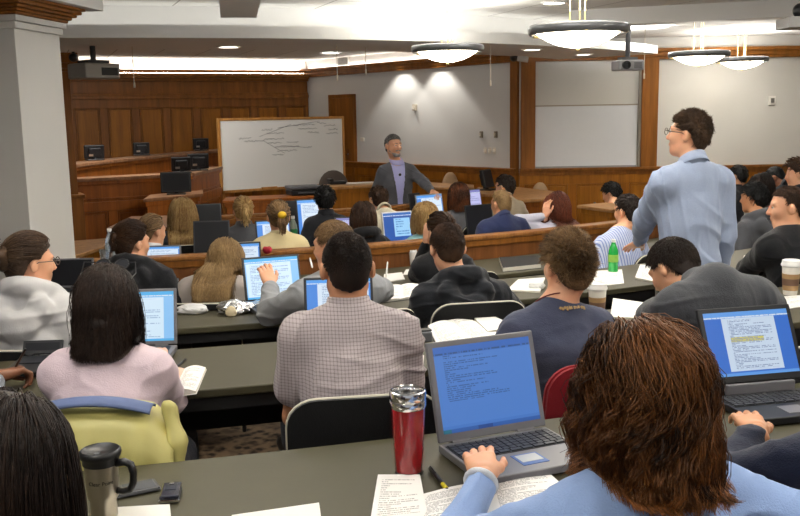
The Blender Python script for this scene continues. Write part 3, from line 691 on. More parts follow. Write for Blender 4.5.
# soffit ring and its fascia
a0, a1 = -.5, ax_(8.7, 3.1)
mb = MB(); mb.strip(arcpts(8.7, a0, a1, 60), arcpts(7.4, a0, a1, 60), 2.62, 2.715)
tag(mb.build('trim_1', M_WHITE), 'curved white soffit under the ceiling', None, None, 'structure')
mb = MB(); mb.strip(arcpts(8.40, a0, a1-.12, 60), arcpts(8.32, a0, a1-.12, 60), 2.715, 2.91)
tag(mb.build('trim_2', M_WHITE), 'curved white fascia above the soffit', None, None, 'structure')
e = empty('cove_light', pt(8.55, .2)+Vector((0, 0, 2.715)), 0, 'hidden light strip lying on the curved soffit', 'light'); iv = frame_inv(e.location, 0)  # light strip added to brighten the fascia above the soffit
MB().strip(arcpts(8.60, a0+.05, a1-.15, 60), arcpts(8.56, a0+.05, a1-.15, 60), 2.716, 2.728).build('tube', mat('added_soffit_tube', 'ffffff', .5, var=0, emit='fffaf2', es=3.2), e, inv=iv)
MB().strip(arcpts(8.62, a0+.05, a1-.15, 60), arcpts(8.61, a0+.05, a1-.15, 60), 2.714, 2.735).build('lip', M_WHITE, e, inv=iv)
def beam(name, a, b, w, z0, z1, m, lab):
    a, b = Vector((*a, 0)), Vector((*b, 0)); d = (b-a); L = d.length; d.normalize(); n = Vector((-d.y, d.x, 0))
    return tag(MB().obox((a+b)/2+Vector((0, 0, (z0+z1)/2)), d*L/2, n*w/2, (0, 0, (z1-z0)/2)).build(name, m), lab, None, None, 'structure')
beam('trim_3', (1.7, 9.02), (3.95, 8.3), .22, 2.76, 2.91, M_WHITE, 'straight white ceiling beam')
beam('trim_4', (-1.25, 7.45), (-.12, 1.2), .28, 2.74, 2.91, M_WHITE, 'white ceiling beam running overhead')
# ------------------------------------------------------------------ walls
class WF:
    """wall frame: s along A->B, t towards the room, z up"""
    def __init__(s, A, B):
        s.A = Vector((*A, 0)); d = Vector((*B, 0))-s.A; s.L = d.length; s.d = d.normalized(); s.n = Vector((s.d.y, -s.d.x, 0))
        if s.n.y > 0: s.n = -s.n
    def box(s, mb, s0, s1, t0, t1, z0, z1): mb.obox(s.A+s.d*(s0+s1)/2+s.n*(t0+t1)/2+Vector((0, 0, (z0+z1)/2)), s.d*(s1-s0)/2, s.n*(t1-t0)/2, (0, 0, (z1-z0)/2)); return mb
    def panels(s, mb, s0, s1, z0, z1, n, st=.09, t0=.0, rail=.12, fr=None):
        fd, mb = mb, (fr or mb); s.box(mb, s0, s1, t0, t0+.03, z1-rail, z1); s.box(mb, s0, s1, t0, t0+.03, z0, z0+rail)
        w = (s1-s0)/n
        for i in range(n+1): x = s0+w*i; s.box(mb, max(x-st/2, s0), min(x+st/2, s1), t0, t0+.03, z0+rail, z1-rail)
        for i in range(n):
            a, b = s0+w*i+st/2+.035, s0+w*(i+1)-st/2-.035
            s.box(fd, a, b, t0, t0+.014, z0+rail+.035, z1-rail-.035)
            for q in ((a-.03, a-.012, z0+rail+.01, z1-rail-.01), (b+.012, b+.03, z0+rail+.01, z1-rail-.01)): s.box(mb, q[0], q[1], t0, t0+.022, q[2], q[3])
            for q in ((z0+rail+.005, z0+rail+.023), (z1-rail-.023, z1-rail-.005)): s.box(mb, a-.03, b+.03, t0, t0+.022, *q)
        return mb
    def s_at(s, px, py=200):
        r = ray(px, py); m = Matrix(((s.d.x, -r.x), (s.d.y, -r.y))); q = m.inverted() @ Vector((CAMP.x-s.A.x, CAMP.y-s.A.y)); return q[0]
    def z_at(s, px, py):
        r = ray(px, py); m = Matrix(((s.d.x, -r.x), (s.d.y, -r.y))); q = m.inverted() @ Vector((CAMP.x-s.A.x, CAMP.y-s.A.y)); return CAMP.z+r.z*q[1]
    def pos(s, a, t, z): return s.A+s.d*a+s.n*t+Vector((0, 0, z))
KC = (-1.58, 16.1); KB = (1.63, 12.32)
WC = WF((-6.4, 13.65), KC); WA = WF(KC, KB); WB = WF(KB, (7.3, 12.32))
tag(WC.box(MB(), 0, WC.L+.1, -.15, 0, 0, 2.95).build('wall_front_left', M_WHITE), 'wall behind the judge bench', None, None, 'structure')
tag(WA.box(MB(), 0, WA.L+.05, -.15, 0, 0, 2.95).build('wall_front', M_CREAM), 'angled cream wall behind the lecturer', None, None, 'structure')
tag(WB.box(MB(), 0, WB.L+.1, -.15, 0, 0, 2.95).build('wall_front_right', M_CREAM), 'cream wall beyond the seats', None, None, 'structure')
tag(MB().box(7.3, 7.45, -4, 12.5, 0, 2.95).build('wall_right', M_CREAM), 'cream side wall', None, None, 'structure')
tag(MB().box(-6.6, -6.45, -4, 13.8, 0, 2.95).build('wall_left', M_CREAM), 'cream side wall', None, None, 'structure')
# panelled wall C
mb = MB(); L = WC.L
WC.box(mb, 0, L, 0, .05, 0, 2.56); m2 = MB(); WC.panels(mb, 0, L, .1, 2.28, 11, .12, .05, .14, m2); tag(m2.build('trim_20', M_WOODH, bevel=.004), 'dark oak frames of the tall panelling', None, None, 'structure')
o = tag(mb.build('trim_5', M_WOOD, bevel=.004), 'tall oak wall panelling behind the judge bench', None, None, 'structure')
mb = MB(); WC.box(mb, 0, L, .05, .11, 2.28, 2.335); WC.box(mb, 0, L, .05, .09, 2.335, 2.37); WC.box(mb, 0, L, .0, .12, 2.56, 2.60); WC.box(mb, 0, L, 0, .17, 2.60, 2.64); WC.box(mb, 0, L, 0, .21, 2.64, 2.685); WC.box(mb, 0, L, 0, .06, 2.37, 2.56)
tag(mb.build('trim_6', M_WOODH, bevel=.006), 'oak cornice of the panelled wall', None, None, 'structure')
# wainscot of A and B with cap, base and top rail
def wains(wf, n, k, s0=0, s1=None):
    s1 = wf.L if s1 is None else s1
    mb = MB(); wf.box(mb, s0, s1, 0, .03, 0, 1.16); m2 = MB(); wf.panels(mb, s0, s1, .08, 1.13, n, .12, .03, .13, m2); tag(m2.build('trim_%d' % (k+20), M_WOOD2, bevel=.004), 'oak frames of the wainscot', None, None, 'structure')
    tag(mb.build('trim_%d' % k, M_WOOD, bevel=.004), 'oak wainscot panelling', None, None, 'structure')
    mb = MB(); wf.box(mb, s0, s1, 0, .085, 1.16, 1.185); wf.box(mb, s0, s1, 0, .11, 1.185, 1.215); wf.box(mb, s0, s1, 0, .075, 1.12, 1.16)
    tag(mb.build('trim_%d' % (k+1), M_WOODH, bevel=.004), 'oak wainscot cap moulding', None, None, 'structure')
    mb = MB(); wf.box(mb, s0, s1, 0, .06, 2.625, 2.66); wf.box(mb, s0, s1, 0, .08, 2.66, 2.72); wf.box(mb, s0, s1, 0, .12, 2.72, 2.765)
    tag(mb.build('trim_%d' % (k+2), M_WOODH, bevel=.004), 'oak rail along the top of the wall', None, None, 'structure')
wains(WA, 7, 7); wains(WB, 8, 10)
mb = MB()
WA.box(mb, WA.L-.12, WA.L, 0, .06, 1.2, 2.63)
b0, b1, b2, b3 = WB.s_at(520), WB.s_at(534), WB.s_at(638), WB.s_at(654)
WB.box(mb, max(b0, 0), b1, 0, .09, 1.2, 2.63)
tag(mb.build('trim_13', M_WOODH, bevel=.006), 'oak corner pilaster', None, None, 'structure')
tag(WB.box(MB(), b2, b3, 0, .09, 1.2, 2.63).build('trim_14', M_WOODH, bevel=.006), 'oak pilaster beside the projection screen', None, None, 'structure')
# fabric panel seams on the right wall and a moulding round the recess
mb = MB()
WB.box(mb, b1, b2, .0, .02, 2.035, 2.05); WB.box(mb, b2-.03, b2, 0, .05, 1.2, 2.63)
tag(mb.build('trim_15', mat('seam_grey', '9a9184', .6)), 'thin seam above the projection screen', None, None, 'structure')
# projection screen (white board set in the recess)
e = empty('projection_screen', WB.pos((b1+b2)/2, .004, 1.215), 0, 'wide pale projection board set between two oak pilasters', 'screen')
iv = frame_inv(e.location, 0)
WB.box(MB(), b1+.01, b2-.05, .003, .03, 1.225, 2.03).build('board', mat('board_white', 'd6d8dc', .5, var=.02), e, inv=iv)
WB.box(MB(), b1+.01, b2-.05, 0.003, .055, 1.216, 1.238).build('tray', mat('tray_grey', '8f8e90', .4), e, inv=iv)
# cream wall panels drawn as real joints
# door in the angled wall
sd0, sd1 = WA.s_at(333, 130), WA.s_at(356, 130)
o = tag(WA.box(MB(), sd0+.05, sd1-.05, 0, .05, 0, 2.25).build('door_1', M_WOODH, bevel=.004), 'plain oak door behind the lecturer', None, None, 'structure')
mb = MB(); WA.box(mb, sd0-.02, sd0+.05, 0, .07, 0, 2.31); WA.box(mb, sd1-.05, sd1+.02, 0, .07, 0, 2.31); WA.box(mb, sd0-.02, sd1+.02, 0, .07, 2.25, 2.31)
mb.build('door_frame', M_WOODH, o, bevel=.004)
hp = WA.pos(sd1-.16, .05, 1.33); mb = MB(); mb.obox(hp+WA.n*.006, WA.d*.025, WA.n*.006, (0, 0, .09)); mb.tube([hp+WA.n*.0, hp+WA.n*.06, hp+WA.n*.06-WA.d*.11], .011)
mb.build('door_handle', M_CHROME, o, smooth=False)
# ------------------------------------------------------------------ cream pillar with oak capital
yw = 9.0
pc = P(28, 200, 6.0); Dp = fwd(yw); Rp = rgt(yw)      # near right corner of the pillar
def pbox(mb, grow, z0, z1):
    c = Vector((pc.x, pc.y, 0))-Rp*.45+Dp*.28; mb.obox(c+Vector((0, 0, (z0+z1)/2)), Rp*(.45+grow), Dp*(.28+grow), (0, 0, (z1-z0)/2)); return mb
tag(pbox(MB(), 0, 0, 2.56).build('pillar', M_CREAM, bevel=.004), 'square cream pillar', None, None, 'structure')
mb = MB()
for g, z0, z1 in ((.02, 2.545, 2.59), (.04, 2.59, 2.63)): pbox(mb, g, z0, z1)
tag(mb.build('trim_16', M_CREAM, bevel=.006), 'painted band under the pillar capital', None, None, 'structure')
mb = MB()
for g, z0, z1 in ((.05, 2.63, 2.65), (.07, 2.65, 2.67), (.095, 2.67, 2.69), (.12, 2.69, 2.715), (.14, 2.715, 2.735)): pbox(mb, g, z0, z1)
tag(mb.build('trim_17', M_WOODH, bevel=.008), 'stepped oak capital of the pillar', None, None, 'structure')
mb = MB(); c = Vector((pc.x, pc.y, 0)); mb.obox(c-Rp*1.1+Dp*.3+Vector((0, 0, 2.823)), Rp*1.30, Dp*.55, (0, 0, .088))
tag(mb.build('trim_18', M_WHITE, bevel=.004), 'white beam resting on the pillar', None, None, 'structure')
# oak pilaster beyond the pillar
mb = MB(); c = P(66, 200, 9.3); d_, r_ = fwd(-27), rgt(-27)
for w, z0, z1 in ((.11, 0, 2.44), (.15, 0, 1.18), (.17, 1.18, 1.215), (.13, 2.44, 2.47), (.16, 2.47, 2.52), (.19, 2.52, 2.62)): mb.obox((c.x, c.y, (z0+z1)/2), r_*w, d_*w, (0, 0, (z1-z0)/2))
tag(mb.build('trim_19', M_WOODH, bevel=.006), 'oak pilaster at the end of the judge bench', None, None, 'structure')
# ------------------------------------------------------------------ pendant lamps
M_BOWL = mat('lamp_glass', 'fff6e4', .4, var=0, emit='fff3dc', es=11.0); M_RING = mat('lamp_ring_grey', '77787a', .35, metal=.6, var=.03); M_BRASS = mat('pale_brass', 'd8c48c', .3, metal=.7, var=0)
def pendant(px, py, D, dia, label, at=None):
    c = P(px, py, D) if at is None else Vector((*at, 2.55)); zr = c.z; e = empty('pendant_lamp', (c.x, c.y, zr), 0, label, 'lamp', 'pendant ceiling lamps'); R = dia/2; h = 2.91-zr
    MB().lathe([(R*.965, .028), (R*1.0, .03), (R*1.03, .018), (R*1.035, 0), (R*1.02, -.02), (R*.985, -.03), (R*.955, -.02), (R*.95, .0)], n=48, cap=False).build('ring', M_RING, e, smooth=True)
    MB().lathe([(.002, -.112), (R*.2, -.107), (R*.42, -.092), (R*.62, -.067), (R*.80, -.034), (R*.90, -.006), (R*.90, .004), (.002, .004)][::1], n=48, cap=False).build('glass_bowl', M_BOWL, e, smooth=True, auto=50)
    for i in range(3):
        a = 2*pi*i/3+.5; MB().tube([(.055*math.cos(a), .055*math.sin(a), .004), (.055*math.cos(a), .055*math.sin(a), h-.02)], .005, 6).build('suspension_rod', M_BRASS, e)
        mb = MB(); mb.tube([(R*.86*math.cos(a), R*.86*math.sin(a), -.03), (R*1.0*math.cos(a), R*1.0*math.sin(a), -.028)], .008, 6); mb.build('clip', M_BRASS, e)
    MB().lathe([(.002, -.132), (.012, -.127), (.012, -.115), (.006, -.110)], n=12).build('finial', M_BRASS, e, smooth=True)
    MB().lathe([(.075, h), (.075, h-.018), (.05, h-.03), (.002, h-.03)], n=24).build('canopy', M_BRASS, e)
    return e
pendant(447.5, 49, 7.9, .60, 'pendant lamp hanging above the lecturer, nearest the whiteboard')
pendant(578, 30, 5.9, .61, 'largest pendant lamp, with a thick grey ring, hanging nearest the seats')
pendant(699, 54.5, 9.6, .60, 'pendant lamp above the standing student, between two others')
pendant(742, 60, 11.4, .60, 'smallest pendant lamp, farthest away by the right wall')
for i, (x, y) in enumerate(ADDED_PENDANTS): pendant(0, 0, 0, .60, 'pendant lamp above the seats, '+('left of the second desk', 'over the second desk', 'over the right of the desks', 'over the nearest desk', 'over the right end of the nearest desk')[i], (x, y))
# recessed can lights
M_CAN = mat('can_lens', 'ffffff', .4, var=0, emit='fff4e2', es=9); M_CANR = mat('can_ring', 'e8e8e6', .4, var=0)
def can(px, py, z, label, r=.095):
    c = Zp(px, py, z); e = empty('ceiling_downlight', (c.x, c.y, z), 0, label, 'light', 'recessed ceiling lights')
    MB().lathe([(r, 0), (r*1.22, 0), (r*1.22, -.006), (r, -.01)], n=24, cap=False).build('trim_ring', M_CANR, e); MB().lathe([(.001, -.004), (r, -.004), (r, -.001), (.001, -.001)], n=24, cap=False).build('lens', M_CAN, e)
for (px, py, lb) in ((228.5, 46.5, 'round ceiling light in the soffit over the judge bench'), (331, 52.5, 'round ceiling light in the soffit near the wall vent'), (532, 49.3, 'round ceiling light in the soffit left of the largest pendant lamp'), (583.5, 54.2, 'round ceiling light in the soffit below the largest pendant lamp')): can(px, py, 2.62, lb)
can(554, 2.5, 2.91, 'round light in the tiled ceiling above the largest pendant lamp')
# invented light panels over the seats and the front, added for fill
M_LENS = mat('added_panel_lens', 'ffffff', .5, var=0, emit='fff6e8', es=1.5)
for i, (x, y) in enumerate(ADDED_PANELS+[(-2.9, 10.2), (-.6, 9.3), (2.6, 10.6)]):
    e = empty('added_ceiling_light', (x, y, 2.91), 0, 'square light panel in the ceiling over the seats', 'light', 'ceiling light panels over the seats')
    MB().box(-.52, .52, -.27, .27, -.012, 0).build('frame', M_CANR, e); MB().box(-.49, .49, -.24, .24, -.016, -.01).build('diffuser', M_LENS, e)
# cornice light troughs: strips lying on top of the panelled cornice and, added to brighten the wall, on the rail, throwing light up
M_TUBE = mat('cove_tube', 'ffffff', .5, var=0, emit='fff8ee', es=34)
def trough(wf, s0, s1, z, lab):
    e = empty('cove_light', wf.pos((s0+s1)/2, .09, z), 0, lab, 'light'); iv = frame_inv(e.location, 0)
    wf.box(MB(), s0, s1, .165, .18, z, z+.05).build('lip', M_WOODH, e, inv=iv); wf.box(MB(), s0, s1, .03, .06, z, z+.015).build('tube', M_TUBE, e, inv=iv)
trough(WC, .4, L-.05, 2.69, 'hidden light strip on top of the panelled wall')
e = empty('cove_light', WA.pos(WA.L/2, .02, 2.766), 0, 'hidden light strip on top of the angled wall rail', 'light')
WA.box(MB(), .1, WA.L-.2, .008, .035, 2.766, 2.772).build('tube', mat('added_wall_tube', 'ffffff', .5, var=0, emit='fff8ee', es=16), e, inv=frame_inv(e.location, 0))
# ------------------------------------------------------------------ wall fittings
def vent():
    s0, s1 = WA.s_at(338, 62), WA.s_at(349.5, 62); z0, z1 = 2.70, 2.86
    z0, z1 = WA.z_at(344, 67.5), WA.z_at(344, 56)
    e = empty('wall_vent', WA.pos((s0+s1)/2, 0, (z0+z1)/2), 0, 'square grey air vent high on the angled wall', 'vent'); iv = frame_inv(e.location, 0)
    WA.box(MB(), s0, s1, 0, .015, z0, z1).build('frame', mat('vent_white', 'e2e0da', .5), e, inv=iv); mb = MB()
    for i in range(7): z = z0+.03+(z1-z0-.06)*(i+.5)/7; WA.box(mb, s0+.03, s1-.03, .012, .022, z-.008, z+.006)
    mb.build('grille', mat('vent_grey', '8d8c88', .5), e, inv=iv)
vent()
def plate(wf, px, py, w, h, name, label, cat, m, dot=None, t=.02):
    s = wf.s_at(px, py); z = wf.z_at(px, py); e = empty(name, wf.pos(s, 0, z), 0, label, cat); iv = frame_inv(e.location, 0)
    wf.box(MB(), s-w/2, s+w/2, 0, t, z-h/2, z+h/2).build('cover', m, e, inv=iv, bevel=.004)
    if dot: wf.box(MB(), s-w*.22, s+w*.22, t, t+.02, z-h*.25, z+h*.25).build('face', dot, e, inv=iv)
M_PL = mat('plate_ivory', 'd8d0c0', .5)
plate(WA, 415.5, 107.5, .07, .10, 'thermostat', 'small ivory box high on the angled wall beside the lecturer', 'thermostat', mat('plate_tan', 'b9ae9c', .5), M_PL, .04)
plate(WB, 771.5, 100.5, .09, .12, 'wall_sensor', 'small white fitting on the cream wall above the back seats', 'sensor', mat('plate_white', 'ebe8e2', .5), mat('plate_dot', '6e6a66', .5), .03)
for i, (px, py) in enumerate(((482, 134.5), (496.5, 134.5))): plate(WA, px, py, .045, .09, 'wall_hook', ('left' if i == 0 else 'right')+' one of two small bronze hooks on the angled wall', 'hook', mat('hook_bronze%d' % i, '8d8272', .4, metal=.4), M_PL, .03)
for i, px in enumerate((485.5, 490, 494.5)): plate(WA, px, 150.5, .055, .085, 'light_switch', 'ivory light switch plate on the angled wall, '+('nearest the lecturer', 'middle of three', 'nearest the corner')[i], 'switch', M_PL, mat('sw%d' % i, 'f0eadc', .5), .01)
plate(WA, 362.5, 139.5, .10, .06, 'card_reader', 'ivory plate beside the oak door', 'plate', M_PL, None, .015)
def mic(px, y0, y1, D, z, lab):
    a = P(px, y1, D); e = empty('hanging_microphone', (a.x, a.y, a.z), 0, lab, 'microphone', 'hanging microphones')
    MB().tube([(0, 0, .05), (0, 0, z-a.z)], .004, 6).build('cable', M_PL, e); MB().lathe([(.002, 0), (.009, .004), (.009, .05), (.004, .06)], n=10).build('capsule', mat('mic_ivory', 'ded6c4', .5), e, smooth=True)
for px, y1, D, z, lab in ((337.5, 81, 8.9, 2.62, 'thin white microphone hanging in front of the wall vent'), (134.5, 88, 8.6, 2.62, 'thin white microphone hanging in front of the panelled wall'), (366, 75, 9.2, 2.62, 'thin white microphone hanging right of the wall vent'), (490.5, 86, 9.4, 2.62, 'thin white microphone hanging left of the corner pilaster'), (644, 79, 9.3, 2.91, 'thin white microphone hanging beside the right projector')): mic(px, 0, y1, D, z, lab)
def projector(px, py, D, w, zc, yaw, label, body):
    c = P(px, py, D); e = empty('projector', c, yaw, label, 'projector'); h = w*.38; d = w*.8
    MB().box(-w/2, w/2, -d/2, d/2, -h/2, h/2).build('housing', body, e, bevel=.015)
    MB().lathe([(w*.15, 0), (w*.15, .03), (w*.11, .03), (w*.10, .012), (.001, .012)], n=20).build('lens', M_BLACK, e).rotation_euler = (math.radians(90), 0, 0)
    e.children[-1].location = (-w*.22, -d/2+.0, .0)
    mb = MB()
    for i in range(6): mb.box(w*.1, w*.4, -d/2-.004, -d/2+.01, -h*.3+i*h*.1, -h*.26+i*h*.1)
    mb.build('grille', M_BLACK, e); MB().box(-w*.42, w*.05, d/2-.005, d/2+.004, -h*.28, h*.22).build('connector_panel', M_BLACK, e); mb = MB(); mb.box(-w*.3, w*.3, -d*.3, d*.3, h/2, h/2+.03); mb.tube([(0, 0, h/2), (0, 0, zc-c.z)], .025, 10); mb.build('ceiling_mount', M_GREYP if D > 9 else M_BLACK, e)
projector(94, 71.5, 8.45, .36, 2.62, 128, 'grey projector hanging from the soffit beside the pillar', mat('projector_grey', '97948e', .45))
projector(627.5, 65.5, 9.4, .27, 2.91, -8, 'silver projector hanging from a pole in front of the projection board', mat('projector_silver', 'a5a5a8', .4))
def camera_box():
    c = P(797, 22, 7.0); e = empty('ceiling_camera', (c.x, c.y, 0), 0, 'dark round camera on a grey box at the edge of the ceiling', 'camera'); z0, z1 = P(797, 28.5, 7).z, P(797, 17.5, 7).z
    MB().box(-.10, .35, -.1, .15, z0, z1).build('box', mat('box_grey', 'a4a29e', .5), e, bevel=.006); MB().box(.10, .14, .0, .04, z1, 2.91).build('bracket', M_GREYP, e)
    mb = MB(); mb.ball((.02, 0, z1+.05), .055, 16); mb.build('lens_ball', M_BLACK, e, smooth=True)
camera_box()
mb = MB(); c = P(73.5, 57.5, 9.1); e = empty('security_camera', c, 0, 'small dark camera under the soffit left of the grey projector', 'camera')
MB().ball((0, 0, 0), (.045, .05, .045), 14).build('housing', M_BLACK, e, smooth=True); MB().tube([(0, 0, 0), (0, 0, 2.62-c.z)], .015, 8).build('mount', M_BLACK, e)
c = P(514, 57.5, 11.0); e = empty('security_camera', c, 0, 'small dark camera beside the corner pilaster top', 'camera')
MB().ball((0, 0, 0), (.05, .06, .05), 14).build('housing', M_BLACK, e, smooth=True); MB().tube([(0, 0, 0), (0, 0, 2.91-c.z)], .015, 8).build('mount', M_BLACK, e); MB().tube([(.04, -.02, -.01), (.16, -.05, -.03)], .035, 10).build('lens_hood', M_WHITE, e)
# ------------------------------------------------------------------ lecture desks, courtroom rail
M_DESK = mat('olive_laminate', '45412f', .5, var=.09, scale=9, bump=.03, bscale=60, spec=.35)
M_EDGE = mat('desk_edge', '3a3833', .5)
ROWS = [  # near radius, far radius, top height, floor, x range, label
    (14.93, 14.23, 1.035, .30, (-2.6, 3.2), 'nearest long curved desk with an olive grey top, under the red tumbler'),
    (13.43, 12.80, .99, .255, (-2.6, 3.9), 'second long curved desk, where the pink shirt and the check shirt sit'),
    (12.10, 11.48, .92, .185, (-2.7, 4.2), 'third long curved desk, under the foil wrapper'),
    (10.80, 10.14, .81, .075, (-2.2, 3.4), 'fourth long curved desk, against the wooden rail')]
def desk_row(near, far, z, fl, xr, label, legs=True):
    a0, a1 = ax_(near, xr[0]), ax_(near, xr[1]); m = pt((near+far)/2, (a0+a1)/2); e = empty('lecture_desk', (m.x, m.y, fl), 0, label, 'desk'); iv = frame_inv(e.location, 0)
    MB().strip(arcpts(near, a0, a1), arcpts(far, a0, a1), z-.032, z).build('desktop', M_DESK, e, inv=iv, bevel=.005)
    MB().strip(arcpts(far+.07, a0, a1), arcpts(far+.05, a0, a1), z-.34, z-.032).build('modesty_panel', M_BLACKF, e, inv=iv)
    MB().strip(arcpts(near-.02, a0, a1), arcpts(near-.045, a0, a1), z-.085, z-.032).build('apron', M_BLACKF, e, inv=iv)
    for x_ in (-2.2, -1.15, -.05, 1.0, 2.1, 3.2, 3.8):
        if not xr[0]+.05 < x_ < xr[1]-.05: continue
        a = ax_((near+far)/2, x_); mb = MB(); c = pt((near+far)/2+.08, a); d = Vector((-math.sin(a), math.cos(a), 0)); r = Vector((math.cos(a), math.sin(a), 0))
        mb.obox((c.x, c.y, (z-.04+fl+.03)/2), r*.03, d*.04, (0, 0, (z-.04-fl-.03)/2)); mb.obox((c.x, c.y, fl+.015), r*.035, d*.24, (0, 0, .015)); mb.build('leg', M_BLACK, e, inv=iv, bevel=.004)
    return e
for r in ROWS: desk_row(*r)
M_RAIL = wood('rail_oak', '6a3f1c', '9c6a36', .8, .3, (0, pi/2, .3)); M_RAILD = wood('rail_panel_oak', '5a3316', '84532a', .8, .4, (0, pi/2, .3))
def rail(R, x0, x1, z, label, drop=0, w=.07, floor=0):
    a0, a1 = ax_(R, x0), ax_(R, x1); m = pt(R, (a0+a1)/2); e = empty('courtroom_rail', (m.x, m.y, floor), 0, label, 'rail'); iv = frame_inv(e.location, 0)
    MB().strip(arcpts(R+w*.8, a0, a1, 50), arcpts(R-w, a0, a1, 50), z-.035, z).build('cap', M_RAIL, e, inv=iv, bevel=.01)
    MB().strip(arcpts(R+.03, a0, a1, 50), arcpts(R-.03, a0, a1, 50), floor, z-.035).build('panel', M_RAILD, e, inv=iv)
    MB().strip(arcpts(R+.045, a0, a1, 50), arcpts(R-.045, a0, a1, 50), z-.085, z-.035).build('moulding', M_WOODH, e, inv=iv, bevel=.006)
rail(10.07, -2.75, 2.9, .995, 'long curved wooden rail dividing the front seats from the rows behind')
rail(7.60, -1.8, .40, 1.01, 'low wooden rail in front of the lecturer', w=.06)
# desks of the two front rows
def well_desk(near, far, xr, label):
    desk_row(near, far, .735, 0, xr, label)
well_desk(9.24, 8.82, (-2.5, 2.3), 'long dark fronted desk just beyond the wooden rail')
well_desk(8.10, 7.70, (-1.75, 1.35), 'long desk of the front row, nearest the lecturer')
# ------------------------------------------------------------------ judge bench
def poly_wall(name, pts, z0, z1, m, parent, iv, th=.06, off=(0, 0)):
    mb = MB()
    for a, b in zip(pts[:-1], pts[1:]):
        a, b = Vector((a[0], a[1], 0)), Vector((b[0], b[1], 0)); d = (b-a).normalized(); n = Vector((-d.y, d.x, 0)); mb.obox((a+b)/2+n*(off[0]+off[1])/2+Vector((0, 0, (z0+z1)/2)), (b-a)/2+d*.0, n*(off[1]-off[0])/2, (0, 0, (z1-z0)/2))
    return mb.build(name, m, parent, inv=iv, bevel=.005)
def bench(pts, z, label, npan, panels=True, led=.28, rail2=None):
    c = pts[len(pts)//2]; e = empty('judge_bench', (c[0], c[1], 0), 0, label, 'bench'); iv = frame_inv(e.location, 0)
    poly_wall('front_panel', pts, 0, z-.03, M_RED, e, iv, off=(0, .05)); poly_wall('ledge', pts, z-.035, z, M_LEDGE, e, iv, off=(-.05, led)); poly_wall('moulding', pts, z-.075, z-.035, M_RED, e, iv, off=(-.03, .02))
    poly_wall('lower_moulding', pts, z-.24, z-.22, M_RED, e, iv, off=(-.02, .02))
    for (a, b), n in zip(zip(pts[:-1], pts[1:]), npan):
        w = WF((a[0], a[1]), (b[0], b[1])); mb = MB(); w.panels(mb, .02, w.L-.02, .1, z-.26, n, .1, .0, .1); mb.build('raised_panel', M_RED, e, inv=iv, bevel=.004)
    return e
h = 1.95-1.35
q0, q1, q2 = Zp(66, 179.2, 1.35), Zp(190, 173, 1.35), Zp(219, 166.5, 1.35)
bench([q0, q1, q2], 1.35, 'lower tier of the red brown judge bench, with a pair of monitors on it', (3, 1))
u0, u1, u2, u3 = Zp(66, 165, 1.48), Zp(110, 160, 1.48), Zp(160, 155, 1.48), Zp(232, 148.8, 1.48)
bench([u0, u1, u2, u3], 1.48, 'upper tier of the judge bench against the panelled wall', (1, 1, 2))
def slab_table(name, quad, z, depth, label, cat, top=None, body=M_RED, th=.035, inset=.06, z0=0.0):
    """quad: pixel corners of the top seen in the photo, put on the plane z"""
    p = [Zp(x, y, z) for x, y in quad]; c = sum(p, Vector())/4; e = empty(name, (c.x, c.y, 0), 0, label, cat); iv = frame_inv(e.location, 0)
    MB().prism([(q.x, q.y) for q in p], z-th, z).build('table_top', top or M_TOP, e, inv=iv, bevel=.008)
    k = [c+(q-c)*(1-inset/(q-c).length) for q in p]; MB().prism([(q.x, q.y) for q in k], z0, z-th).build('pedestal', body, e, inv=iv, bevel=.004)
    k2 = [c+(q-c)*(1-inset*.6/(q-c).length) for q in p]; MB().prism([(q.x, q.y) for q in k2], z-th-.05, z-th).build('moulding', body, e, inv=iv, bevel=.004)
    return e
slab_table('clerk_desk', [(143, 199), (203, 193.5), (203, 190), (150, 194.5)], 1.15, .3, 'small clerk desk in front of the judge bench, under the single flat screen', 'desk', M_LEDGE, M_RED)
slab_table('witness_table', [(106, 228), (196, 227), (206, 214.5), (131, 216.2)], .98, .5, 'wide brown topped table left of the long blonde hair', 'table', M_LEDGE, M_RED)
slab_table('side_table', [(70, 257), (104, 246), (108, 238), (68, 241)], .84, .5, 'pale topped corner table beside the pillar', 'table', M_TOP, M_WOOD)
slab_table('counter', [(318, 187.5), (380, 184.5), (380, 182.2), (322, 184.5)], 1.08, .4, 'plain oak counter behind the lecturer, with white papers on it', 'counter', M_TOP, M_WOOD)
slab_table('counter', [(222, 201), (322, 196), (322, 193), (226, 197)], .98, .4, 'low dark wood counter under the whiteboard and the printer', 'counter', M_RED, M_RED)
slab_table('counter', [(426, 187), (474, 187.5), (474, 184.8), (428, 182)], 1.0, .4, 'oak topped counter right of the lecturer', 'counter', M_TOP, M_WOOD)
slab_table('counter', [(513, 200), (541, 199), (563, 192), (513, 186.5)], .97, .4, 'oak counter with a slanting end beyond the tan jumper', 'counter', M_TOP, M_RED)
slab_table('counter', [(577, 205), (611, 209.5), (640, 206), (606, 202.3)], .97, .4, 'oak topped counter behind the student in the white shirt', 'counter', M_TOP, M_WOOD)
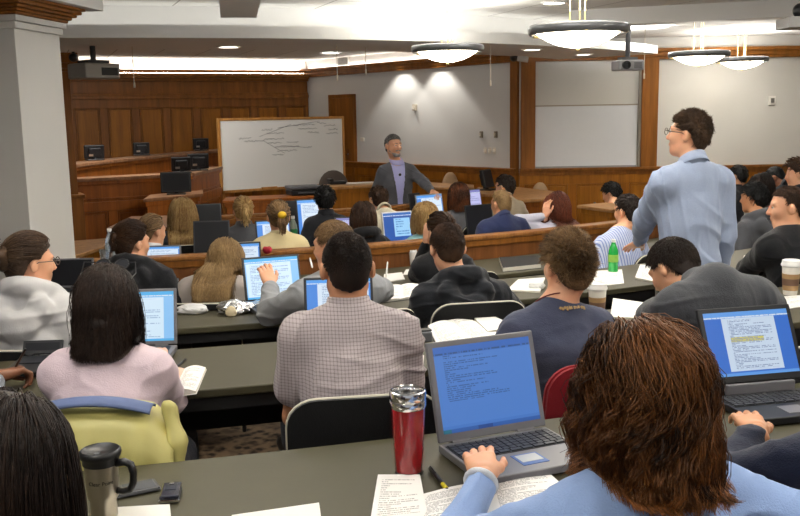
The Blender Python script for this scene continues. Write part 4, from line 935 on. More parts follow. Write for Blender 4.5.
# ------------------------------------------------------------------ whiteboard on an easel
def whiteboard():
    D0, D1 = 11.9, 13.05; a, b, c, d = P(219, 121.5, D0), P(341, 118.2, D1), P(343, 182, D1), P(222, 191, D0)
    # keep it a true rectangle standing upright
    ux = Vector((b.x-a.x, b.y-a.y, 0)); zt = (a.z+b.z)/2; zb = (c.z+d.z)/2; L = ux.length; ux.normalize(); n = Vector((ux.y, -ux.x, 0)); o = Vector((a.x, a.y, 0))
    e = empty('whiteboard', o+ux*L/2, 0, 'oak framed whiteboard with faint handwriting, standing on wooden legs', 'whiteboard'); iv = frame_inv(e.location, 0)
    bx = lambda mb, s0, s1, t0, t1, z0, z1: mb.obox(o+ux*(s0+s1)/2+n*(t0+t1)/2+Vector((0, 0, (z0+z1)/2)), ux*(s1-s0)/2, n*(t1-t0)/2, (0, 0, (z1-z0)/2))
    mb = MB(); bx(mb, 0, L, 0, .02, zb, zt); mb.build('writing_surface', mat('whiteboard_enamel', 'd9d8d3', .3, var=.02, scale=2), e, inv=iv)
    mo = wood('board_frame_oak', '8a5c2a', 'b98446', 1, .4)
    for nm, q in (('frame', (-.03, L+.03, zt, zt+.035)), ('frame', (-.03, L+.03, zb-.035, zb)), ('frame', (-.035, 0, zb-.035, zt+.035)), ('frame', (L, L+.03, zb-.035, zt+.035))): mb = MB(); bx(mb, q[0], q[1], -.01, .035, q[2], q[3]); mb.build(nm, mo, e, inv=iv, bevel=.004)
    for s in (.03, L-.03):
        mb = MB(); p = o+ux*s+n*-.03; mb.tube([p+Vector((0, 0, zb+.3)), p-n*.0+Vector((0, 0, 0))], .02, 8); mb.tube([p+Vector((0, 0, zb)), p+n*.32+Vector((0, 0, .0))], .016, 8); mb.tube([p+Vector((0, 0, zb)), p-n*.22], .016, 8); mb.build('leg', mo, e, inv=iv)
    mb = MB(); bx(mb, L*.30, L*.42, .0, .05, zb-.015, zb+.012); mb.build('tray', mo, e, inv=iv)
    r = random.Random(4); mb = MB()
    def scrib(s, z, w, hh=.012):
        p = []; x = s
        while x < s+w: p.append(o+ux*x+n*.022+Vector((0, 0, z+r.uniform(-hh, hh)))); x += r.uniform(.006, .014)
        if len(p) > 2: mb.tube(p, .0022, 4)
    def line(s0, z0, s1, z1): mb.tube([o+ux*s0+n*.022+Vector((0, 0, z0)), o+ux*s1+n*.022+Vector((0, 0, z1))], .002, 4)
    H_ = zt-zb
    for (u, v, w) in ((.14, .74, .10), (.18, .70, .16), (.32, .86, .09), (.36, .80, .14), (.34, .72, .16), (.36, .66, .12), (.42, .60, .14), (.44, .54, .16), (.40, .48, .09), (.52, .66, .10), (.55, .60, .08), (.58, .92, .12), (.62, .86, .16), (.70, .80, .10), (.78, .94, .08), (.84, .90, .10), (.88, .84, .08), (.86, .78, .10), (.66, .58, .07), (.70, .92, .06)): scrib(L*u, zb+H_*v, L*w)
    line(L*.30, zb+H_*.76, L*.56, zb+H_*.93); line(L*.33, zb+H_*.70, L*.5, zb+H_*.50); line(L*.47, zb+H_*.62, L*.66, zb+H_*.58); line(L*.45, zb+H_*.88, L*.8, zb+H_*.97)
    mb.build('handwriting', mat('marker_ink', '4c4c50', .6, var=0), e, inv=iv)
whiteboard()
# ------------------------------------------------------------------ screens and machines at the front
M_SCR = mat('dark_screen', '14151b', .45, var=0, spec=.25)
def monitor(pos, yaw, w, label, group=None, hgt=None, tilt=8, stand=.10):
    e = empty('monitor', pos, yaw, label, 'monitor', group); hgt = hgt or w*.78; b = stand; t = math.radians(tilt)
    z = Vector((0, math.sin(t), math.cos(t))); y = Vector((0, math.cos(t), -math.sin(t))); c = Vector((0, 0, b))+z*hgt/2
    MB().obox(c, (w/2, 0, 0), y*.022, z*hgt/2).build('casing', M_BLACK, e, bevel=.008); MB().obox(c-y*.024, (w/2-.02, 0, 0), y*.003, z*(hgt/2-.02)).build('screen', M_SCR, e)
    MB().obox(c+y*.04, (w*.3, 0, 0), y*.022, z*hgt*.32).build('rear_cover', M_BLACK, e, bevel=.01)
    mb = MB(); mb.box(-.02, .02, .01, .05, .01, b+.08); mb.build('stand', M_BLACK, e); MB().box(-.10, .10, -.07, .10, 0, .014).build('base', M_BLACK, e, bevel=.004)
    MB().obox(c+y*.064+Vector((.05, 0, -.03)), (.025, 0, 0), y*.002, z*.012).build('badge', M_STEEL, e); return e
for (px, py, w, yaw, lb) in ((94.5, 160.6, .27, 150, 'leftmost of the three dark monitors on the upper judge bench'), (141.5, 155.6, .25, 155, 'middle one of the three dark monitors on the upper judge bench'), (201, 150.8, .27, 160, 'dark monitor on the upper judge bench next to the whiteboard')):
    p = Zp(px, py, 1.48); q = p+Vector((p.x, p.y, 0)).normalized()*.12; monitor((q.x, q.y, 1.482), yaw, w*.86, lb, None, w*.60, 8, .02)
for (px, py, w, lb) in ((181.5, 173.5, .24, 'dark monitor in front on the lower judge bench, left of a pair'), (198.5, 171.0, .27, 'dark monitor behind on the lower judge bench, right of a pair')):
    p = Zp(px, py, 1.35); q = p+Vector((p.x, p.y, 0)).normalized()*.12; monitor((q.x, q.y, 1.352), 158, w*.9, lb, None, w*.66, 8, .02)
p = Zp(176.5, 194.3, 1.15); monitor((p.x, p.y, 1.15), -12, .32, 'flat dark screen facing the seats on the clerk desk', None, .22, 4, .02)
p = Zp(489, 190, .97); monitor((p.x, p.y, .0+.97), -62, .30, 'black monitor seen from the side, right of the lecturer', None, .24, 14, .03)
slab_table('counter', [(470, 193), (500, 195), (505, 189), (478, 187)], .97, .3, 'small counter under the black monitor right of the lecturer', 'counter', M_TOP, M_WOOD)
def printer():
    p = Zp(304, 194.5, .98); e = empty('printer', (p.x, p.y, .98), -22, 'dark grey printer on the low counter right of the whiteboard', 'printer')
    MB().box(-.20, .20, -.15, .15, 0, .07).build('base', M_BLACK, e, bevel=.012); MB().box(-.21, .21, -.16, .16, .075, .115).build('lid', M_GREYP, e, bevel=.014); MB().box(-.12, .12, -.20, -.14, .03, .042).build('paper_tray', M_GREYP, e)
printer()
M_TAN = mat('tan_vinyl', 'a98d6c', .6); M_BRN = mat('dark_taupe_fabric', '4a4038', .85, bump=.3)
def armchair(pos, yaw, label, m, ztop=1.0, w=.5):
    e = empty('swivel_chair', pos, yaw, label, 'chair'); s = SDF()
    s.ell((0, -.22, ztop-.22), (w/2, .05, .24), .03); V, Q = s.mesh(.014); V[:, 1] += .25*(V[:, 0]**2); link('backrest', npmesh('backrest', V, [Q]), m, e)
    s = SDF(); s.ell((0, .02, .47), (w*.48, .24, .06), .03); V, Q = s.mesh(.014); link('seat', npmesh('seat', V, [Q]), m, e)
    MB().lathe([(.03, .06), (.03, .42)], n=12).build('column', M_BLACK, e); mb = MB()
    for i in range(5): a = 2*pi*i/5; mb.tube([(0, 0, .09), (.2*math.cos(a), .2*math.sin(a), .05)], .018, 6); mb.ball((.2*math.cos(a), .2*math.sin(a), .03), .03, 8)
    mb.build('base', M_BLACK, e); MB().box(-.03, .03, -.22, -.16, .42, ztop-.35).build('back_support', M_BLACK, e)
for (px, py, D, yaw, m, lb, w) in ((340, 172, 12.2, 150, M_BRN, 'dark taupe swivel chair behind the counter with papers', .46), (455, 174, 12.72, 165, M_TAN, 'tan swivel chair beyond the counter right of the lecturer', .26), (544, 184.5, 11.9, 175, M_TAN, 'tan swivel chair below the projection board', .26)):
    p = P(px, py, D); armchair((p.x, p.y, 0), yaw, lb, m, p.z, w)
# ------------------------------------------------------------------ chairs
M_CHB = fabric('black_chair_fabric', '0e0e10', bump=.2); M_CHR = fabric('red_chair_fabric', '8e1420', bump=.25); M_PIPE = mat('cream_piping', 'cfc9b8', .6)
def chair_mesh(e, m, top=.80, w=.46):
    def rr(w, h, r, n=6):
        P_ = []
        for cx, cz, a0 in ((w/2-r, h-r, 0), (-w/2+r, h-r, 90), (-w/2+r, r, 180), (w/2-r, r, 270)):
            for i in range(n+1): a = math.radians(a0+90*i/n); P_.append((cx+r*math.cos(a), cz+r*math.sin(a)))
        return P_
    O = rr(w, .40, .09); cur = lambda x, z: -.235-.10*(z/.4)+.30*x*x
    mb = MB(); n = len(O); vs = [(x, cur(x, z)-.018, z+top-.40) for x, z in O]+[(x, cur(x, z)+.018, z+top-.40) for x, z in O]
    mb.add(vs, [(i, (i+1) % n, n+(i+1) % n, n+i) for i in range(n)])
    for side, o in ((0, -1), (1, 1)):     # curved faces, gridded
        g = []; K = 8
        for r in range(K+1):
            k = r/K; g += [(x*k, cur(x*k, .2+(z-.2)*k)+o*(.018+.012*(1-k*k)), .2+(z-.2)*k+top-.40) for x, z in O]
        b = len(mb.v); mb.v += g
        for r in range(K):
            for i in range(n): q = (b+r*n+i, b+r*n+(i+1) % n, b+(r+1)*n+(i+1) % n, b+(r+1)*n+i); mb.f.append(q if o < 0 else q[::-1])
    mb.build('backrest', m, e, smooth=True, auto=50); MB().tube([(x*1.0, cur(x, z), z+top-.40) for x, z in O], .0055, 6, True).build('piping', M_PIPE if m is M_CHB else m, e, smooth=True)
    mb = MB(); O2 = rr(w, .44, .07); mb.prism([(x, z-.20) for x, z in O2], .39, .436); mb.build('seat', m, e, bevel=.015)
    for sx in (-1, 1):
        MB().tube([(sx*w*.38, -.20, .43), (sx*w*.38, -.26, .47), (sx*w*.38, -.30+.02, top-.3)], .011, 8).build('back_frame', M_BLACK, e)
        MB().tube([(sx*w*.42, -.16, .41), (sx*w*.47, -.22, .0)], .012, 8).build('leg', M_BLACK, e); MB().tube([(sx*w*.42, .18, .41), (sx*w*.47, .21, .0)], .012, 8).build('leg', M_BLACK, e)
_ch = {}
def chair_for(p, label, col='black', top=.80, back=.0):
    """chair under a seated person"""
    k = (col, top); q = p['Pv']-p['fw']*back; loc = (q[0]+p['fw'][0]*.02, q[1]+p['fw'][1]*.02, p['floor'])
    if k not in _ch:
        e = empty('chair', loc, p['yaw'], label, 'chair', None); chair_mesh(e, M_CHB if col == 'black' else M_CHR, top); _ch[k] = e; return e
    return copy_thing(_ch[k], loc, p['yaw'], label)
# ------------------------------------------------------------------ laptops
M_LDARK = mat('laptop_charcoal', '2c2d31', .4, var=.04); M_LGREY = mat('laptop_grey', '6b6a6e', .4, var=.04); M_LBLK = mat('laptop_black', '17181b', .4, var=0); M_LWHT = mat('laptop_white', 'd8d8da', .35, var=0); M_LSIL = mat('laptop_silver', 'a3a4a8', .3, metal=.5, var=.03)
M_KEY = mat('laptop_keys', '22242a', .45, var=0)
def laptop(pos, yaw, label, style=None, seed=0, w=.33, d=.255, hgt=.235, tilt=18, body=M_LDARK, bezel=None, keys=False, bright=.95, lid=None, pad=None, bar=False):
    """pos: middle of the hinge on the desk; yaw: direction the user looks; the lid stands at the far side"""
    e = empty('laptop', pos, yaw, label, 'laptop'); bezel = bezel or body; t = math.radians(tilt); th = .026
    MB().box(-w/2, w/2, -d, 0, .004, th).build('base', body, e, bevel=.004)
    z = Vector((0, math.sin(t), math.cos(t))); y = Vector((0, math.cos(t), -math.sin(t))); o = Vector((0, -.006, th+(.034 if bar else .004)))
    ld = MB().obox(o+z*hgt/2+y*.006, (w/2, 0, 0), y*.0065, z*hgt/2).build('lid', lid or body, e, bevel=.004)
    MB().obox(o+z*hgt/2-y*.0012, (w/2-.003, 0, 0), y*.0012, z*(hgt/2-.003)).build('bezel', bezel, e)
    bx, bt, bb = (.017, .016, .022) if keys else (.012, .012, .016); s0 = o-y*.0028
    m = screenmat('screen_%s_%d' % (style, seed), style, seed, bright) if style else M_SCR
    quad_uv('screen', s0+Vector((-w/2+bx, 0, 0))+z*bb, s0+Vector((w/2-bx, 0, 0))+z*bb, s0+Vector((w/2-bx, 0, 0))+z*(hgt-bt), s0+Vector((-w/2+bx, 0, 0))+z*(hgt-bt), m, e)
    MB().tube([(-w*.38, 0, th), (-w*.22, 0, th)], .009, 8).build('hinge', body, e); MB().tube([(w*.22, 0, th), (w*.38, 0, th)], .009, 8).build('hinge', body, e)
    if keys:
        mb = MB(); rows = 6; ky0, ky1 = -d*.50, -.028
        for r in range(rows):
            n = 15 if r < 5 else 9
            for i in range(n):
                x0 = -w/2+.012+(w-.024)*(i+.06)/n; x1 = -w/2+.012+(w-.024)*(i+.94)/n; yy = ky1-(ky1-ky0)*(r+.06)/rows; y2 = ky1-(ky1-ky0)*(r+.92)/rows
                mb.box(x0, x1, y2, yy, th, th+.0045)
        mb.build('keyboard', M_KEY, e, bevel=.001); MB().box(-w/2+.009, w/2-.009, ky0-.003, ky1+.003, th-.001, th+.0012).build('keyboard_well', M_LBLK, e)
        if pad: 
            MB().box(-.038, .038, -d*.86, -d*.60, th, th+.0016).build('touchpad_button', mat('touchpad_blue', '3f5f9c', .4, var=0), e); MB().box(-.031, .031, -d*.80, -d*.63, th, th+.0026).build('touchpad', mat('touchpad_grey', 'aeb2b4', .4, var=0), e)
        else: MB().box(-.036, .036, -d*.88, -d*.62, th, th+.001).build('touchpad', M_LGREY, e)
        if bar: MB().box(-w*.36, w*.36, -.022, -.006, th, th+.034).build('hinge_cover', M_LGREY, e, bevel=.004)
    else: MB().box(-w/2+.02, w/2-.02, -d*.52, -.03, th-.001, th+.003).build('keyboard', M_KEY, e)
    return e
def lap_px(px, py, z, *a, yaw=None, dyaw=0, **k):
    p = Zp(px, py, z); return laptop((p.x, p.y, z), rowyaw(p)+dyaw if yaw is None else yaw, *a, **k)
# ------------------------------------------------------------------ everyone in the room
def fab(name, c, **k): return mt('cloth_'+name, lambda n, *a, **q: fabric(n, *a, **q), c, **k)
LONG = dict(n=520, L=.40, w=.0036, curl=.004); GRP = 'students in the lecture room'
DK = [r[2] for r in ROWS]
# nearest row
f2 = person('person with wavy reddish brown hair in a light blue shirt, typing at the nearest laptop', (641, 396), D=1.80, floor=.30, yaw=-16, hyaw=2, hpitch=-12, tmat=fab('sky_shirt', '8fa9d8', bump=.3), hair='long', hcol='curl', key='f2',
    hair_kw=dict(n=9000, L=.17, w=.0012, curl=.015, t=.020, vol=.030, color_ends=1.0, mess=.45, fly=.2, clump=.72, nclump=170), arms=dict(L=(Zp(484, 476, 1.095), 'type', (-.9, -.4, -.55), (-.03, 1, .16), (-.1, -.16, 1)), R=(Zp(735, 500, 1.09), 'relax', (.8, -.8, -.1))), vox=.007, seed=1, amp=.007, hs=1.0)
f1 = person('person with dark brown hair seen close up at the lower left, beside the steel mug', (6, 474), D=1.38, floor=.30, yaw=-12, hyaw=42, hpitch=-8, tmat=fab('plum_top', '3a3038'), hair='long', hcol='dark', key='f1', hair_kw=dict(n=6000, L=.115, w=.0011, curl=.0015, t=.016, vol=.006, clump=.3), vox=.008, seed=2, skin_='mid')
f3 = person('person at the right edge reaching a navy sleeve to the laptop with the highlighted page', (880, 345), D=2.12, floor=.30, yaw=-22, tmat=fab('navy_sleeve', '1b2136', bump=.4), hair='short', hcol='dark', key='f3', skin_='mid', vox=.008, seed=3,
    arms=dict(L=(Zp(757, 432, 1.10), 'type', (-.9, -.4, -.35), (.10, 1, .1), None), R=((1.5, 2.45, 1.09), 'relax')), bulk=.004)
lh = person('person at the left edge in a grey sleeve whose hand holds a pen', (-150, 305), D=2.72, floor=.255, yaw=-8, tmat=fab('grey_sleeve', '6f747c'), hair='short', hcol='dark', skin_='brown', key='lh', vox=.010, seed=4, arms=dict(R=(Zp(-2, 377, 1.05), 'pen', (.3, -.6, -.7), (.62, .78, .12), (-.25, -.1, 1))))
# second row
p1 = person('person with straight dark brown hair and sunglasses on top, in a pale pink shirt', (108, 303), D=2.92, floor=.255, yaw=-2, hyaw=9, hpitch=-12, sw=.158, fem=True, tmat=fab('pink_shirt', 'd2bec6', bump=.25), hair='long', hcol='dark', key='p1', top='sweater', skin_='pale',
    hair_kw=dict(n=6500, L=.155, w=.0012, curl=.004, t=.007, vol=.008, mess=.6, fly=.03, clump=.45, nclump=140), vox=.007, seed=5, amp=.006, arms=dict(R=(Zp(160, 358, 1.06), 'relax', (.35, -1, -.3)), L=(Zp(95, 356, 1.06), 'relax', (-.3, -1, -.3))))
p2 = person('person with very short dark hair in a grey check shirt, in a black chair', (347, 268), D=3.10, floor=.255, yaw=-8, hyaw=-2, hpitch=-10, sw=.183, top='shirt', sleeve='short', tmat=fab('check_shirt', 'b0a6a6', pattern='check', c2='7d7076', fs=(.0115, .0115), bump=.25), hair='buzz', hcol='dark', key='p2', skin_='tan',
    hair_kw=dict(n=7000, L=.007, w=.0011, t=.003, vol=.002), vox=.007, seed=6, amp=.008, bulk=.004, neck=.045, arms=dict(L=(Zp(318, 360, 1.06), 'relax', (-.3, -1, -.3)), R=(Zp(388, 354, 1.06), 'relax', (.3, -1, -.3))))
p3 = person('person with short curly brown hair and thin red neck cord, in a navy t-shirt', (567, 265), D=3.38, floor=.255, yaw=-14, hyaw=-6, hpitch=-4, sw=.168, top='tee', sleeve='short', sh=P(556, 325, 3.33), tmat=fab('navy_tee', '1a1d2b', bump=.3, pattern='yoke', c2='3a3f54', fs=(.80, .88)), hair='curly', hcol='ltbrown', key='p3', skin_='light',
    hair_kw=dict(n=5500, L=.032, w=.0014, t=.010, vol=.007, curl=.004, clump=.6, nclump=260, fly=.2), vox=.007, seed=7, amp=.006)
p4 = person('person slumped forward with head down, in a dark grey jumper', (673, 270), D=3.66, floor=.255, yaw=-20, hyaw=-18, hpitch=-38, hroll=8, sw=.205, top='sweater', collar=False, nape=.5, sh=P(716, 299, 3.40), lean=.08, tmat=fab('charcoal_jumper', '3d3f44', bump=.3), hair='short', hcol='dark', key='p4', skin_='light',
    hair_kw=dict(n=5000, L=.022, w=.0013, t=.009, vol=.005), vox=.008, seed=8, amp=.005, bulk=.016, arms=dict(L=(Zp(648, 318, 1.05), 'relax', (-1, -.4, -.15)), R=(Zp(765, 308, 1.05), 'relax', (1, -.4, -.15))))
# third row
p5 = person('person with a messy dark hair bun and glasses, in a white hooded sweatshirt', (31, 262), D=4.05, lean=.08, floor=.185, yaw=4, hyaw=44, hpitch=-6, sw=.175, top='hoodie', tmat=fab('white_hoodie', 'c6c5c6', bump=.25), hair='bun', hcol='dkbrown', key='p5', fem=True, skin_='light', hair_kw=dict(n=3000, L=.1, w=.0014, tie=(0, -.125, .03), t=.012, vol=.014, fly=.2), vox=.008, seed=9, amp=.006, bulk=.012)
p6 = person('person in a grey sweatshirt gesturing before a laptop, behind the check shirt', (333, 246), D=4.42, lean=.08, floor=.185, yaw=-30, hyaw=-32, hpitch=-6, sw=.19, top='sweater', tmat=fab('grey_sweatshirt', '8b8d90', bump=.25), hair='short', hcol='ltbrown', key='p6', hair_kw=dict(n=2500, L=.018, w=.0016, t=.006, vol=.004), vox=.009, seed=10, bulk=.012,
    arms=dict(L=(P(270, 285, 4.72), 'type', (-.5, -.4, -.8), (-.25, .6, .6), (.3, -.8, .5)), R=(Zp(383, 286, .965), 'pen', (1, -.6, -.1))))
p7 = person('person with cropped brown hair in a black hooded sweatshirt', (447, 248), D=4.62, floor=.185, yaw=-10, hyaw=-4, hpitch=-14, sw=.195, top='hoodie', sh=P(461, 294, 4.56), lean=.07, tmat=fab('black_hoodie', '17191f', bump=.3), hair='buzz', hcol='brown', key='p7', hair_kw=dict(n=3500, L=.011, w=.0015, t=.005, vol=.003), vox=.009, seed=11, bulk=.014, amp=.008,
    arms=dict(L=(Zp(440, 296, .98), 'relax', (-.5, -1, -.25)), R=(Zp(485, 292, .98), 'relax', (.5, -1, -.25))))
p8 = person('standing person in a light blue shirt leaning a hand on the desk', (688, 134), D=4.92, floor=.185, yaw=-16, hyaw=-38, hpitch=4, sw=.186, stand=True, sh=P(692, 178, 4.86), tmat=fab('blue_shirt', '8795b0', pattern='weave', c2='a3afc6', bump=.25), hair='curly', hcol='dkbrown', key='p8', face=True,
    hair_kw=dict(n=4500, L=.028, w=.0014, t=.007, vol=.006, curl=.004, clump=.6, nclump=220, fly=.15), vox=.008, seed=12, amp=.008, trouser='4a4538', bulk=.006, arms=dict(L=(Zp(626, 276, .955), 'flat', (-.9, -.7, 0), (-.15, .9, -.3), None), R=(P(722, 300, 5.02), 'relax', (.35, -1, -.2))))
p9 = person('person in profile with brown hair, in a black jumper, at the right edge', (787, 207), D=5.35, floor=.185, yaw=-26, hyaw=-48, hpitch=-6, sw=.19, top='sweater', tmat=fab('black_jumper', '15161a', bump=.3), hair='short', hcol='brown', key='p9', face=True, hair_kw=dict(n=2000, L=.014, w=.0018, t=.003, vol=.003, rec=.03), vox=.008, seed=13, bulk=.012,
    arms=dict(L=(Zp(775, 267, .975), 'relax', (-1, -.3, -.1)), R=(Zp(790, 260, .975), 'relax', (1, -.5, 0))))
# fourth row
p10 = person('person with reddish brown hair pulled up, in a black padded jacket', (133, 243), D=5.38, lean=.08, floor=.075, yaw=6, hyaw=34, hpitch=-4, sw=.185, top='fur', tmat=fab('black_padded', '17171b', bump=.4), hair='pony', hcol='brown', key='p10', fem=True, hair_kw=dict(n=2000, L=.09, w=.0018, tie=(0, -.10, .04), t=.012, vol=.014, curl=.004), vox=.010, seed=14, bulk=.03, amp=.01)
p11 = person('person with long dark blond hair bent over the desk, in a grey beige cardigan', (226, 261), D=5.45, floor=.075, yaw=2, hyaw=4, hpitch=-20, sw=.175, top='cardigan', collar=False, sh=P(216, 288, 5.34), tmat=fab('beige_cardigan', '9d948e'), hair='long', hcol='sandy', key='p11', fem=True, hair_kw=dict(n=4500, L=.27, w=.0018, curl=.006, t=.012, vol=.016, clump=.5, nclump=110), vox=.009, seed=15, bulk=.012)
p12 = person('person with dark brown tied hair resting a cheek on a hand, in black', (440, 232), D=6.06, lean=.08, floor=.075, yaw=-22, hyaw=-6, hpitch=-10, sw=.16, top='sweater', tmat=fab('black_top', '121216'), hair='bun', hcol='brown', fem=True, hair_kw=dict(n=400, L=.1, w=.004, tie=(.01, -.09, .02), t=.012, vol=.012), seed=16,
    arms=dict(L=(P(427, 241, 6.2), 'relax', (-.3, -.2, -1), (.1, .05, 1), (-.5, -.8, .1))))
p13 = person('person with short dark hair in a blue and white striped shirt', (627, 211), R=10.94, lean=.08, floor=.075, yaw=-34, hyaw=-2, hpitch=-4, sw=.185, sh=P(619, 242, 6.68), tmat=fab('striped_shirt', 'c3cbe2', pattern='stripe', c2='7d8dc0', fs=(.019, .4)), hair='short', hcol='dark', hair_kw=dict(n=500, L=.022, w=.004, t=.009, vol=.006), seed=17, vox=.009, bulk=.008)
p14 = person('person with black hair in a dark grey jacket, beyond the blue capped bottle', (753, 198), R=11.0, lean=.08, floor=.075, yaw=-30, hyaw=-14, hpitch=-4, sw=.175, top='hoodie', tmat=fab('slate_jacket', '4b4c50'), hair='short', hcol='black', hair_kw=dict(n=500, L=.035, w=.004, t=.014, vol=.01), seed=18, skin_='tan', bulk=.008, sh=P(759, 226, 7.42))
# front rows
far = dict(vox=.0115)
F = lambda lab, hc, R, col, hair, hcol, **k: person(lab, hc, R=R, floor=0, lean=k.pop('lean', .05), tmat=fab(col, col), hair=hair, hcol=hcol, vox=.0115, **k)
w15 = F('person with light brown hair in a white shirt, next to the long blond hair', (153, 231), 9.45, 'd6d6da', 'bun', 'ltbrown', fem=True, sw=.16, yaw=20, hyaw=20, hair_kw=dict(n=250, L=.1, w=.005, tie=(0, -.09, -.01), t=.01, vol=.008), seed=21)
w16 = F('person with very long straight blond hair hanging over a grey top', (183, 214), 8.32, '4c4e58', 'long', 'blond', fem=True, sw=.165, hyaw=8, hair_kw=dict(n=3000, L=.27, w=.0024, curl=.003, t=.016, vol=.028, clump=.4, nclump=90), seed=22)
w17 = F('person with blond hair clipped back, in a dark grey top, nearest the whiteboard', (243, 211), 8.32, '515257', 'pony', 'blond', fem=True, sw=.165, hair_kw=dict(n=350, L=.17, w=.005, curl=.005, t=.01), seed=23)
w18 = F('person with a light brown ponytail and yellow tie, in a pale yellow top', (278, 217), 9.45, 'e0cfa0', 'pony', 'ltbrown', fem=True, sw=.17, top='sweater', hair_kw=dict(n=350, L=.15, w=.005, tie=(0, -.12, .01), curl=.003, t=.01), seed=24, key='w18')
w19 = F('person with black hair in a black jacket, facing the counter with papers', (325, 200), 8.32, '1b1c22', 'short', 'black', sw=.165, hyaw=10, hair_kw=dict(n=300, L=.035, w=.006, t=.014, vol=.01), seed=25)
w20 = F('person with dark brown bobbed hair in a black hooded top, behind the check shirt', (363, 218), 9.45, '17171a', 'long', 'brown', fem=True, sw=.165, top='hoodie', hair_kw=dict(n=1800, L=.13, w=.003, curl=.002, t=.014, vol=.012), seed=26)
w21 = F('person with short brown hair in a cream shirt, right in front of the lecturer', (378.5, 199), 8.32, 'c9c1ac', 'short', 'brown', sw=.162, hyaw=10, top='sweater', sh=P(384, 219, 8.62), hair_kw=dict(n=300, L=.018, w=.006, t=.006), seed=27)
w22 = F('person with short blond hair in a teal top, beside the white edged laptop', (424.5, 218), 9.45, '7fa8ac', 'long', 'blond', fem=True, sw=.16, hyaw=-18, hair_kw=dict(n=1800, L=.11, w=.003, curl=.005, t=.014, vol=.014), seed=28)
w23 = F('person with auburn hair in a grey jumper, between two lit laptops', (458.5, 196), 8.32, '55565c', 'long', 'auburn', fem=True, sw=.158, hyaw=22, top='sweater', hair_kw=dict(n=1800, L=.13, w=.003, curl=.005, t=.014, vol=.014), seed=29)
w24 = F('person with thin fair hair in a navy polo shirt with pale sleeve bands', (501, 204), 9.45, '232c50', 'buzz', 'sandy', sw=.20, top='shirt', sleeve='short', bulk=.012, hair_kw=dict(n=300, L=.01, w=.004, t=.003, vol=.002, rec=.02), seed=30, key='w24', skin_='mid', sh=P(503, 226, 7.98), lean=.08)
w25 = F('person with dark cropped hair in a tan jumper, near the black monitor', (504.5, 187), 8.25, '9b8d78', 'short', 'dark', sw=.165, top='sweater', hyaw=-14, sh=P(508, 207, 9.45), hair_kw=dict(n=300, L=.02, w=.006, t=.009), seed=31)
w26 = F('person with long reddish hair leaning a cheek on a hand, in pale lilac', (556, 206), 9.45, 'c3c2d2', 'long', 'red', fem=True, sw=.165, yaw=-36, hyaw=-24, hroll=-8, hair_kw=dict(n=2000, L=.20, w=.003, curl=.003, t=.013, vol=.012), seed=32, arms=dict(L=(P(545.5, 216, 8.28), 'relax', (-.9, 0, -.7), (.1, .1, 1), (-.6, -.8, .1))))
w27 = F('person with black hair in a white shirt, beyond the striped shirt', (611, 194), 8.6, 'dcdcde', 'short', 'black', sw=.17, yaw=-48, hyaw=-6, hpitch=-18, sh=P(612, 213, 9.98), hair_kw=dict(n=300, L=.03, w=.006, t=.013), seed=33, arms=dict(L=(Zp(592, 219, .80), 'relax', (-.8, 0, -.8))))
G2 = lambda lab, hc, D, col, hair, hcol, **k: person(lab, hc, D=D, floor=0, yaw=-34, tmat=fab(col, col), hair=hair, hcol=hcol, vox=.012, **k)
w28 = G2('person with dark hair just visible behind the standing student', (738, 176), 11.2, '1c1c20', 'short', 'black', seed=34, hair_kw=dict(n=200, L=.03, w=.006, t=.012))
w29 = G2('person with long dark brown hair between the grey jacket and the bowed head', (760, 187), 9.0, '8a7d74', 'long', 'dark', fem=True, seed=35, hyaw=-20, hair_kw=dict(n=1200, L=.18, w=.004, t=.014, vol=.014))
w30 = G2('person with a shaved bowed head, in a black top', (775, 178), 9.9, '1b2026', 'buzz', 'black', seed=36, skin_='brown', hyaw=-20, hpitch=-36, sh=P(786, 192, 9.75), hair_kw=dict(n=100, L=.01, w=.005, t=.004, vol=.002))
w31 = G2('person with curly brown hair at the right edge, near the back wall', (798, 174), 8.0, '16171b', 'curly', 'brown', seed=37, hyaw=-30, hair_kw=dict(n=300, L=.04, w=.005, t=.015, vol=.012, curl=.006))
# the lecturer
lec = person('lecturer with a grey beard, standing in a grey suit jacket and open lavender shirt', (393.5, 145.5), D=10.15, floor=0, yaw=166, hyaw=-24, hpitch=-4, sw=.168, stand=True, top='jacket', tmat=fab('grey_suit', '54555b', bump=.15), inner=fab('lavender_shirt', 'b3b4e6'), trouser='1c1d22', group='', face=True,
    hair='short', hcol='grey', hair_kw=dict(n=1500, L=.016, w=.0025, t=.004, vol=.005, rec=.025), vox=.008, seed=40, amp=.005, key='lec', skin_='light', sh=P(397, 169.5, 10.2), arms=dict(L=(P(434, 193, 9.75), 'relax', (.7, .6, -.3)), R=(P(374.5, 214, 10.1), 'relax', (-.3, .8, -.2))))
def beard(p, m, hs=1.0):
    s = SDF(); T = lambda q: p['H']+p['Rm'] @ (np.array(q)*hs)
    for x in (-1, 1): s.cone(T((x*.056, .012, -.055)), T((x*.024, .066, -.092)), .017, .02, .02)
    s.cone(T((-.02, .07, -.1)), T((.02, .07, -.1)), .022, .022, .02); s.cone(T((-.026, .088, -.05)), T((.026, .088, -.05)), .010, .010, .01); s.ell(T((0, .10, -.064)), (.021, .02, .009), .006, p['Rm'], sub=True)
    V, Q = s.mesh(.006); link('beard', npmesh('beard', p['loc'](V), [Q], attr=np.full(len(V), .75)), m, p['E'])
beard(lec, MATS['hair_grey'])
c = lec['loc']((lec['S']+lec['tf']*.135-lec['u']*.05)[None])[0]
MB().ball(c, .016, 10).build('lapel_microphone', M_BLACK, lec['E'], smooth=True)
